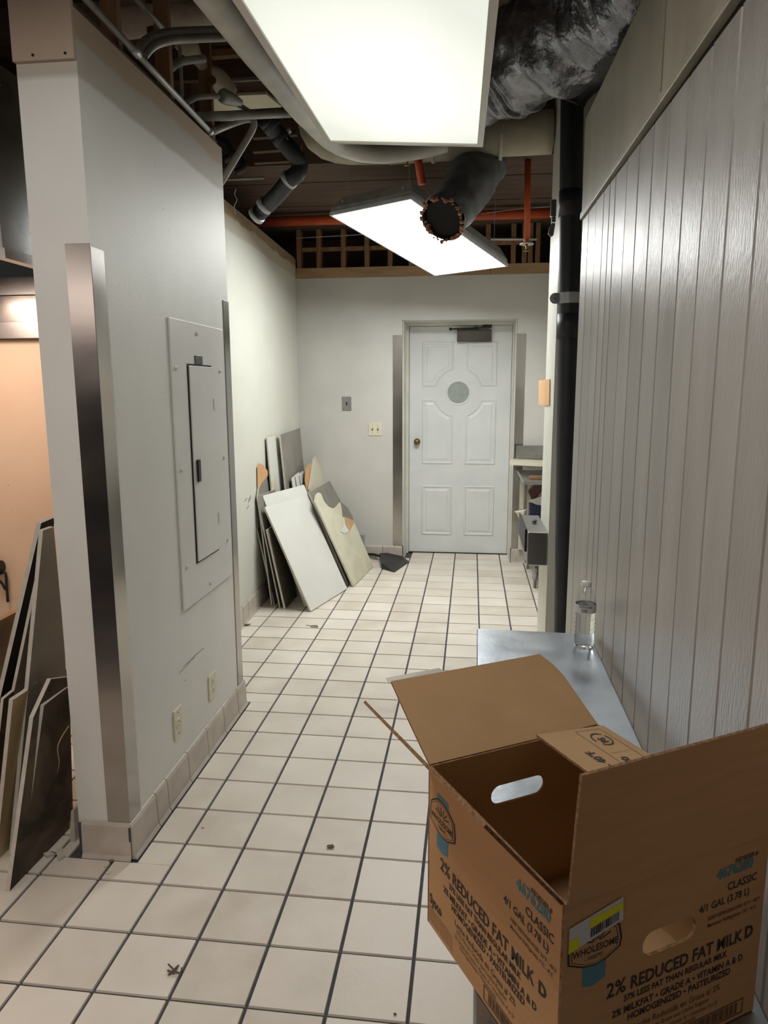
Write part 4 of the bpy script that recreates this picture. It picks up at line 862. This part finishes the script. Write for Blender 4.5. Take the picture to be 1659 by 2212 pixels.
bm = BM(); box(bm, (1.625, 3.5, .20), (1.95, 4.25, .225)); obj('low_shelf', bm, m_steel, t)
bm = BM(); box(bm, (a.x + .06, 4.26, .226), (a.x + .085, 4.29, .82)); obj('back_post', bm, m_steel, t)
bm = BM(); c0 = at(1143, 1018, 'y', 3.7); box(bm, (c0.x, 3.66, .852), (1.94, 3.70, .872)); obj('rail', bm, m_wood, t)
t = thing('steel_splash_panel', 'grey stainless splash panel standing behind the plank on the right', 'panel', (1.63, 4.35, .95))
a = at(1115, 962, 'y', 4.34); bm = BM(); box(bm, (a.x, 4.33, .945), (1.96, 4.345, a.z)); obj('panel', bm, m_steel, t)
bm = BM(); box(bm, (a.x, 4.315, a.z - .10), (1.96, 4.329, a.z - .085)); obj('fold', bm, m_steel, t)
t = thing('wooden_plank', 'thin pale plank laid level across the far right corner', 'plank', (1.6, 4.1, .93))
a = at(1100, 997, 'y', 4.0); bm = BM(); hexa(bm, [(a.x, 3.98, .925), (1.96, 3.98, .905), (1.96, 4.32, .905), (a.x + .03, 4.32, .925), (a.x, 3.98, .945), (1.96, 3.98, .930), (1.96, 4.32, .930), (a.x + .03, 4.32, .945)]); obj('board', bm, m_ivory, t)
t = thing('cream_panel', 'tall cream board standing behind the steel frame at the right corner', 'board', (1.6, 4.39, 0))
a = at(1124, 1010, 'y', 4.385); b = at(1143, 1190, 'y', 4.385); bm = BM(); box(bm, (a.x, 4.375, .13), (a.x + .12, 4.40, .80)); obj('sheet', bm, m_ivory, t)
t = thing('plastic_bag', 'crumpled clear plastic bag hanging at the sink corner', 'bag', (1.52, 3.95, .35))
c = at(1128, 1110, 'y', 3.95); bm = BM(); tube(bm, [c + Vector((-.01, 0, .03)), c + Vector((0, 0, -.02)), c + Vector((.02, 0, -.12)), c + Vector((.045, 0, -.26))], lambda q: .048 * (1 - .75 * q), 18, 6, lump=.5, lscale=22); obj('sheet', bm, m_tape, t, True)
t = thing('brown_cushion', 'dark brown folded cushion in the far right corner', 'cushion', (1.68, 4.1, .65))
bm = BM(); P = [at(1141, 1062, 'y', 4.05), at(1172, 1034, 'y', 4.05), at(1172, 1062, 'y', 4.05), at(1150, 1083, 'y', 4.05)]; slab(bm, P, (0, -1, 0), .10); obj('pad', bm, m_brown, t, bevel=.01)
bm = BM(); P = [at(1142, 1082, 'y', 4.03), at(1170, 1072, 'y', 4.03), at(1172, 1092, 'y', 4.03), at(1158, 1090, 'y', 4.03)]; slab(bm, P, (0, -1, 0), .05); tag(obj('crumpled_paper', bm, m_tape), 'crumpled pale wrapper under the brown cushion', 'paper')
t = thing('navy_box', 'small navy blue box behind the steel sink', 'box', (1.68, 4.1, .5))
a = at(1145, 1091, 'y', 4.06); b = at(1170, 1118, 'y', 4.06); bm = BM(); box(bm, (a.x, 4.06, b.z - .04), (1.80, 4.2, a.z)); obj('carton', bm, m_navy, t, bevel=.004)
bm = BM(); slab(bm, [at(x, y, 'x', SX - .006) for x, y in ((1164, 822), (1187, 819), (1186, 876), (1163, 874))], (-1, 0, 0), .004)
tag(obj('cardboard_scrap', bm, m_bd_kraft), 'brown cardboard square stuck on the edge of the narrow right wall', 'cardboard')

# ------------------------------------------------------------------ steel table
TZ = .72
t = thing('steel_table', 'low stainless steel work table along the grooved wall, under the milk box', 'table', (1.37, -.4, 0))
tb = [(1.166, -1.75), (1.556, -1.75), (1.568, .460), (1.187, .476)]
bm = BM(); slab(bm, [(x, y, TZ) for x, y in tb], (0, 0, 1), .035); top = obj('tabletop', bm, m_steel_h, t, bevel=.004)
for (x, y) in ((1.21, .42), (1.52, .42), (1.20, -1.70), (1.51, -1.70)):
    bm = BM(); lathe(bm, [(.012, 0), (.02, .01), (.02, .682)], (x, y, 0), (0, 0, 1), 16); obj('leg', bm, m_steel, t, True)
bm = BM(); box(bm, (1.19, -1.70, .22), (1.54, .42, .245)); obj('lower_shelf', bm, m_galv, t)

# ------------------------------------------------------------------ water bottle
bc = (1.527, .325, TZ + .001)
bt = thing('water_bottle', 'half full clear plastic water bottle with a white cap against the grooved wall', 'bottle', bc)
prof = [(.004, .006), (.024, 0), (.030, .006), (.032, .02), (.0325, .04)]
for k in range(5): prof += [(.0305, .047 + k * .014), (.0325, .054 + k * .014)]
prof += [(.0315, .122), (.032, .126), (.032, .156), (.0318, .160), (.030, .172), (.024, .188), (.016, .200), (.0125, .206), (.0125, .210)]
bm = BM(); lathe(bm, prof, bc, (0, 0, 1), 36, cap=False); r = prof[::-1]
inner = [(max(a - .0008, .001), b + (.0008 if i < 3 else 0)) for i, (a, b) in enumerate(prof)]
o = obj('bottle_wall', bm, m_pet, bt, True)
wp = [(max(a - .0004, .0005), b + .0008) for a, b in prof if b < .14] + [(.0316, .146)]
bm = BM(); lathe(bm, wp, bc, (0, 0, 1), 36); obj('water', bm, m_water, bt, True)
bm = BM(); lathe(bm, [(.0150, .203), (.0155, .206), (.0155, .216), (.0145, .2185)], bc, (0, 0, 1), 28); obj('cap', bm, m_white, bt, True)
bm = BM(); lathe(bm, [(.0328, .121), (.0328, .147)], bc, (0, 0, 1), 36, cap=False); lb = obj('paper_label', bm, m_label_w, bt, True)
bm = BM(); random.seed(3)
for k in range(16):
    a0 = math.radians(238 + k * 2.2); w_ = math.radians(random.uniform(.5, 1.3)); P = []
    for z in (.125, .136):
        for aa in (a0, a0 + w_): P.append(Vector(bc) + Vector((.0331 * math.cos(aa), .0331 * math.sin(aa), z)))
    f = [bm.verts.new(p) for p in (P[0], P[1], P[3], P[2])]; bm.faces.new(f)
for z in (.139, .1415, .144):
    for k in range(14):
        a0 = math.radians(225 + k * 5.2); P = [Vector(bc) + Vector((.0331 * math.cos(aa), .0331 * math.sin(aa), zz)) for zz, aa in ((z, a0), (z, a0 + .07), (z + .0014, a0 + .07), (z + .0014, a0))]
        bm.faces.new([bm.verts.new(p) for p in P])
obj('barcode_print', bm, m_ink, lb)

# ------------------------------------------------------------------ milk box
bx, by, bth, LU, LV, BH, BZ = 1.267, -1.209, .539, .322, .323, .262, TZ + .0015
Ux = Vector((math.cos(bth), math.sin(bth), 0)); Vy = Vector((-Ux.y, Ux.x, 0)); Zz = Vector((0, 0, 1)); O = Vector((bx, by, BZ))
def bp(u, v, z): return O + Ux * u + Vy * v + Zz * z
mb = thing('milk_box', 'open brown cardboard milk box with lettering, on the steel table', 'box', tuple(bp(LU / 2, LV / 2, 0)))
th = .004
def panel_hole(name, fr, w, h, hole, mats, outw):
    """fr(s,t,d): point on panel; hole = (cx, cz, half length, radius)"""
    bm = BM(); cx, cz, hl, rr = hole; N_ = 40; ring = []
    for k in range(N_):
        a = 2 * math.pi * k / N_; x = math.cos(a) * rr + (hl if math.cos(a) >= 0 else -hl); ring.append((cx + x, cz + math.sin(a) * rr))
    def edge(p):
        dx, dz = p[0] - cx, p[1] - cz; s = []
        if dx > 1e-9: s.append((w - cx) / dx)
        if dx < -1e-9: s.append(-cx / dx)
        if dz > 1e-9: s.append((h - cz) / dz)
        if dz < -1e-9: s.append(-cz / dz)
        k = min(s); return (cx + dx * k, cz + dz * k)
    out = [edge(p) for p in ring]
    for c in ((0, 0), (w, 0), (w, h), (0, h)):
        i = min(range(N_), key=lambda k: (out[k][0] - c[0])**2 + (out[k][1] - c[1])**2); out[i] = c
    L_ = {}
    for d in (0, th):
        L_[d] = ([bm.verts.new(fr(p[0], p[1], d)) for p in ring], [bm.verts.new(fr(p[0], p[1], d)) for p in out])
    for d, mi in ((0, 0), (th, 2)):
        r, o_ = L_[d]
        for i in range(N_): j = (i + 1) % N_; bm.faces.new((r[i], r[j], o_[j], o_[i])).material_index = mi
    for q in (0, 1):
        for i in range(N_):
            j = (i + 1) % N_; bm.faces.new((L_[0][q][i], L_[0][q][j], L_[th][q][j], L_[th][q][i])).material_index = 1
    return obj(name, bm, mats, mb)
CM = [m_card, m_card_edge, m_card_in]
wf = panel_hole('front_wall', lambda s, t, d: bp(s, d, t), LU, BH, (.160, .168, .026, .0165), CM, None)
wb = panel_hole('back_wall', lambda s, t, d: bp(s, LV - d, t), LU, BH, (.160, .185, .034, .0165), CM, None)
bm = BM(); slab(bm, [bp(0, th, 0), bp(0, LV - th, 0), bp(0, LV - th, BH), bp(0, th, BH)], -Ux, th, (0, 1, 2)); wl = obj('left_wall', bm, CM, mb)
bm = BM(); slab(bm, [bp(LU, th, 0), bp(LU, LV - th, 0), bp(LU, LV - th, BH), bp(LU, th, BH)], Ux, th, (0, 1, 2)); obj('right_wall', bm, CM, mb)
bm = BM(); slab(bm, [bp(th, th, 0), bp(LU - th, th, 0), bp(LU - th, LV - th, 0), bp(th, LV - th, 0)], -Zz, th, (0, 1, 2)); obj('bottom', bm, CM, mb)
def flap(name, a, b, w, L_, cut=.012, curl=0, inside_up=True, cut2=None):
    """hinge a->b, direction w, length L_"""
    a, b, w = Vector(a), Vector(b), Vector(w).normalized(); e = (b - a).normalized(); n = e.cross(w).normalized()
    ctr = bp(LU / 2, LV / 2, BH)
    if n.dot(ctr - (a + b) / 2 + Zz * .3) < 0: n = -n
    bm = BM(); K = 6; c2 = cut if cut2 is None else cut2; rows = []
    for k in range(K + 1):
        t = k / K; off = w * (L_ * t) + n * (curl * t * t)
        ca = cut * max(0, (t - .75) / .25) ; cb = c2 * max(0, (t - .75) / .25)
        rows.append([a + off + e * (.002 + ca), (a + b) / 2 + off, b + off - e * (.002 + cb)])
    A_ = [[bm.verts.new(q) for q in r] for r in rows]; B_ = [[bm.verts.new(q - n * th) for q in r] for r in rows]
    for k in range(K):
        for s in (0, 1):
            bm.faces.new((A_[k][s], A_[k][s+1], A_[k+1][s+1], A_[k+1][s])).material_index = 2
            bm.faces.new((B_[k][s], B_[k][s+1], B_[k+1][s+1], B_[k+1][s])).material_index = 0
        for s in (0, 2): bm.faces.new((A_[k][s], B_[k][s], B_[k+1][s], A_[k+1][s])).material_index = 1
    for k in (0, K):
        for s in (0, 1): bm.faces.new((A_[k][s], A_[k][s+1], B_[k][s+1], B_[k][s])).material_index = 1
    return obj(name, bm, CM, mb), n, w, e
FL_ = .160
H_ = BH + .0015
fl_l = flap('left_flap', bp(0, LV, H_), bp(0, 0, H_), -Ux * math.cos(math.radians(50)) + Zz * math.sin(math.radians(50)), FL_, 0, 0)
fl_b = flap('back_flap', bp(0, LV, H_), bp(LU, LV, H_), Vy * math.cos(math.radians(27)) + Zz * math.sin(math.radians(27)) + Ux * .0, FL_, .0, .006, cut2=.02)
fl_r = flap('right_flap', bp(LU, LV - .008, H_ + .002), bp(LU, .012, H_ + .002), -Ux * math.cos(math.radians(5)) + Zz * math.sin(math.radians(5)), .135, 0, 0)
fl_f = flap('front_flap', bp(0, 0, H_), bp(LU, 0, H_), -Vy * math.cos(math.radians(86)) + Zz * math.sin(math.radians(86)), FL_, 0, 0)
# tape on back flap edge
a = bp(.0, LV, H_) + (Vy * math.cos(math.radians(27)) + Zz * math.sin(math.radians(27))) * (FL_ + .001)
bm = BM(); slab(bm, [a, a + Ux * .11, a + Ux * .10 + Vy * .012 + Zz * .006, a + Vy * .014 + Zz * .004], Zz, .001); obj('packing_tape', bm, m_tape, mb)
# printing
def text(name, s, origin, ex, ey, size, mm, parent, bold=.0, align='LEFT', sx=1.0, shear=0):
    c = bpy.data.curves.new(name, 'FONT'); c.body = s; c.size = size; c.offset = bold; c.align_x = align; c.shear = shear; c.resolution_u = 2
    o = bpy.data.objects.new(name, c); COL.objects.link(o); bpy.context.view_layer.update()
    dg = bpy.context.evaluated_depsgraph_get(); me = bpy.data.meshes.new_from_object(o.evaluated_get(dg)); bpy.data.objects.remove(o)
    ex = Vector(ex).normalized(); ey = Vector(ey).normalized(); ez = ex.cross(ey)
    bm = BM(); bm.from_mesh(me); bpy.data.meshes.remove(me)
    for v in bm.verts: v.co = Vector(origin) + ex * v.co.x * sx + ey * v.co.y + ez * .0004
    return obj(name, bm, mm, parent)
def prn(face, s, u, z, size, mm=m_ink, bold=.0, align='LEFT', sx=.9):
    if face == 'L': org = bp(-.0003, LV - u, z); ex = -Vy; par = wl
    else: org = bp(u, -.0003, z); ex = Ux; par = wf
    return text('print', s, org, ex, Zz, size, mm, par, bold, align, sx)
def rect(face, u0, u1, z0, z1, mm, name='printed_mark', poly=None, lift=.0006):
    P = poly or [(u0, z0), (u1, z0), (u1, z1), (u0, z1)]; bm = BM()
    pts = [bp(-lift, LV - u, z) if face == 'L' else bp(u, -lift, z) for u, z in P]
    bm.faces.new([bm.verts.new(p) for p in pts]); return obj(name, bm, mm, wl if face == 'L' else wf)
def badge(face, u, z, s=1.0):
    rect(face, 0, 0, 0, 0, m_blue, 'blue_ribbon', [(u - .013*s, z + .034*s), (u + .020*s, z + .034*s), (u + .020*s, z - .050*s), (u + .002*s, z - .056*s), (u - .013*s, z - .052*s)], .0004)
    def sh(k, mm, nm, lf): rect(face, 0, 0, 0, 0, mm, nm, [(u + x * k * s, z + y * k * s) for x, y in ((-.030, .012), (-.022, .018), (-.012, .024), (.004, .026), (.016, .023), (.026, .018), (.036, .012), (.040, -.006), (.038, -.016), (.020, -.025), (.004, -.028), (-.014, -.025), (-.033, -.016), (-.034, -.004))], lf)
    sh(1.06, m_ink, 'badge_border', .0006); sh(.98, m_card, 'badge_field', .0008); sh(.92, m_ink_soft, 'badge_inner_border', .0010); sh(.88, m_card, 'badge_panel', .0012)
    bm = BM()
    for k in range(6):
        a = math.radians(25 + k * 26); c0 = (u + .004*s, z + .001); d = (math.cos(a), math.sin(a)); q = (-d[1] * .0008, d[0] * .0008)
        P = [(c0[0] + d[0]*.005*s - q[0], c0[1] + d[1]*.004*s - q[1]), (c0[0] + d[0]*.022*s - q[0], c0[1] + d[1]*.016*s - q[1]), (c0[0] + d[0]*.022*s + q[0]*2, c0[1] + d[1]*.016*s + q[1]*2), (c0[0] + d[0]*.005*s + q[0], c0[1] + d[1]*.004*s + q[1])]
        bm.faces.new([bm.verts.new(bp(-.0014, LV - x, y) if face == 'L' else bp(x, -.0014, y)) for x, y in P])
    obj('badge_rays', bm, m_ink, wl if face == 'L' else wf)
    if face == 'L':
        text('print', 'WHOLESOME', bp(-.0012, LV - (u + .003), z - .010*s), -Vy, Zz, .0125*s, m_ink, wl, .0002, 'CENTER', .85)
        text('print', '- FARMS -', bp(-.0012, LV - (u + .003), z - .019*s), -Vy, Zz, .008*s, m_ink, wl, .0, 'CENTER', .9)
    else:
        text('print', 'WHOLESOME', bp(u + .003, -.0012, z - .010*s), Ux, Zz, .0125*s, m_ink, wf, .0002, 'CENTER', .85)
        text('print', '- FARMS -', bp(u + .003, -.0012, z - .019*s), Ux, Zz, .008*s, m_ink, wf, .0, 'CENTER', .9)
def facing(face):
    s = .0; K = 1.0 if face == 'L' else .94; u0 = .045 if face == 'L' else .07
    badge(face, .042, .200, 1.0)
    prn(face, '2%', u0 - .005, .118, .028, bold=.0003)
    prn(face, 'REDUCED FAT MILK', u0 + .031, .118, .0255 * K, bold=.0005, sx=.86)
    prn(face, '37% LESS FAT THAN REGULAR MILK', u0 + .022, .104, .0125 * K, bold=.0003)
    prn(face, '2% MILKFAT • GRADE A • VITAMIN A & D', u0 + .006, .088, .0140 * K, bold=.0003)
    prn(face, 'HOMOGENIZED • PASTEURIZED', u0 + .030, .075, .0140 * K, bold=.0003)
    prn(face, 'Leche Reducida en Grasa al 2%', u0 + .040, .058, .0135 * K, m_ink if face == 'L' else m_ink_soft)
    prn(face, '37% Menos Grasa que Leche Regular', u0 + .045, .048, .0095 * K, m_ink_soft)
    prn(face, '2% Grasa de Leche • Grado A • Vitaminas A y D', u0 + .040, .038, .0085 * K, m_ink_soft)
    prn(face, 'Homogeneizada • Pasteurizada', u0 + .055, .030, .0085 * K, m_ink_soft)
    prn(face, 'REORDER #', .262, .236, .0085, m_ink_soft, bold=.0002)
    prn(face, '4676280', .232, .221, .0215 if face == 'L' else .020, m_blue, bold=.0007)
    prn(face, 'CLASSIC', .252, .200, .0165 * K, bold=.0002)
    prn(face, '4/1 GAL (3.78 L)', .206, .183, .0150 * K, bold=.0002)
    prn(face, 'KEEP REFRIGERATED 33°F - 40°F', .222, .168, .0072, m_ink_soft, bold=.0001)
    prn(face, 'Mantener Refrigerado 1°C - 4°C', .222, .158, .0072, m_ink_soft, bold=.0001)
    prn(face, 'D', .282 if face == 'L' else .291, .119, .023, bold=.0009)
    # barcode in a frame at the lower right
    u0b = .165 if face == 'L' else .180; u1b = .300; bm = BM(); random.seed(11)
    def q(a, b, c, d): bm.faces.new([bm.verts.new(bp(-.0006, LV - x, z) if face == 'L' else bp(x, -.0006, z)) for x, z in ((a, c), (b, c), (b, d), (a, d))])
    q(u0b, u1b, .006, .0075); q(u0b, u1b, .0265, .028); q(u0b, u0b + .0015, .006, .028); q(u1b - .0015, u1b, .006, .028); x = u0b + .012
    while x < u1b - .012: w_ = random.choice((.001, .0018, .003)); q(x, x + w_, .009, .025); x += w_ + random.choice((.0012, .0022))
    obj('barcode', bm, m_ink_soft, wl if face == 'L' else wf)
facing('L'); facing('F')
prn('L', 'Sysco', .008, .040, .023, m_ink, bold=.0006, sx=.72)
for k in range(6): prn('L', 'distributed by sysco corporation houston tx usa', .006, .032 - k * .0045, .0042, m_ink_soft)
# price label over the front badge
lbp = [(.010, .222), (.080, .238), (.083, .212), (.060, .206), (.012, .193)]
rect('F', 0, 0, 0, 0, m_label_w, 'price_label', [(.006, .200), (.083, .218), (.081, .248), (.006, .232)], .0020)
rect('F', 0, 0, 0, 0, m_label_y, 'price_label_band', [(.034, .222), (.082, .232), (.081, .242), (.034, .235)], .0023)
rect('F', 0, 0, 0, 0, m_label_y, 'price_label_band', [(.006, .200), (.020, .2035), (.020, .217), (.006, .217)], .0023)
prn('F', '3', .010, .221, .012, m_ink, bold=.0005); bpy.data.objects[-1] if False else None
bm = BM(); random.seed(5); x = .036
while x < .076:
    w_ = random.choice((.0007, .0012, .002)); dz = .234 * 0; z0 = .2115 + (x - .036) * .22
    bm.faces.new([bm.verts.new(bp(a, -.0027, z)) for a, z in ((x, z0), (x + w_, z0), (x + w_, z0 + .0115), (x, z0 + .0115))]); x += w_ + random.choice((.0008, .0014))
obj('label_barcode', bm, m_ink, wf)
# printing on the right flap (its outside faces up)
ob, n_, w_, e_ = fl_r
hx = bp(LU, LV - .008, H_ + .002) - n_ * (0)
up = n_ if n_.z > 0 else -n_
base = bp(LU, LV - .008, H_ + .002) + up * (.0006 if n_.z > 0 else th + .0006)
def rf(a, b): return base + e_ * a + w_ * b        # a along hinge from the back, b inwards
text('print', 'REFRIGERATED 33°F - 40°F', rf(.300, .085), -e_, (-w_ if (-e_).cross(-w_).dot(up) > 0 else w_), .0210, m_ink, ob, .0004, 'LEFT', .92)
ey = (-w_ if (-e_).cross(-w_).dot(up) > 0 else w_)
text('print', 'Sysco', rf(.150, .045), -e_, ey, .026, m_ink, ob, .0006, 'LEFT', .8)
text('print', 'Refrigerado 1°C - 4°C', rf(.270, .062), -e_, ey, .009, m_ink_soft, ob, 0, 'LEFT', .9)
bm = BM(); cq = rf(.045, .040) + up * .0003
for (r0, r1) in ((.0175, .0205), (.0, .0)):
    if r1 == 0: continue
    R0 = [bm.verts.new(cq + e_ * r0 * math.cos(a * .2618) + w_ * r0 * .8 * math.sin(a * .2618)) for a in range(24)]; R1 = [bm.verts.new(cq + e_ * r1 * math.cos(a * .2618) + w_ * r1 * .8 * math.sin(a * .2618)) for a in range(24)]
    for i in range(24):
        if i in (3, 4, 15): continue
        j = (i + 1) % 24; bm.faces.new((R0[i], R0[j], R1[j], R1[i]))
obj('recycle_ring', bm, m_ink, ob)
text('print', 'PS', rf(.056, .034), -e_, ey, .018, m_ink, ob, .0008, 'LEFT', .9)
bm = BM()
def fq(a0, a1, b0, b1): bm.faces.new([bm.verts.new(rf(a, b) + up * .0003) for a, b in ((a0, b0), (a1, b0), (a1, b1), (a0, b1))])
fq(.012, .165, .016, .0168); fq(.012, .165, .066, .0668); fq(.012, .0128, .016, .066); fq(.1642, .165, .016, .066); fq(.088, .0886, .020, .062)
obj('printed_frame', bm, m_ink_soft, ob)
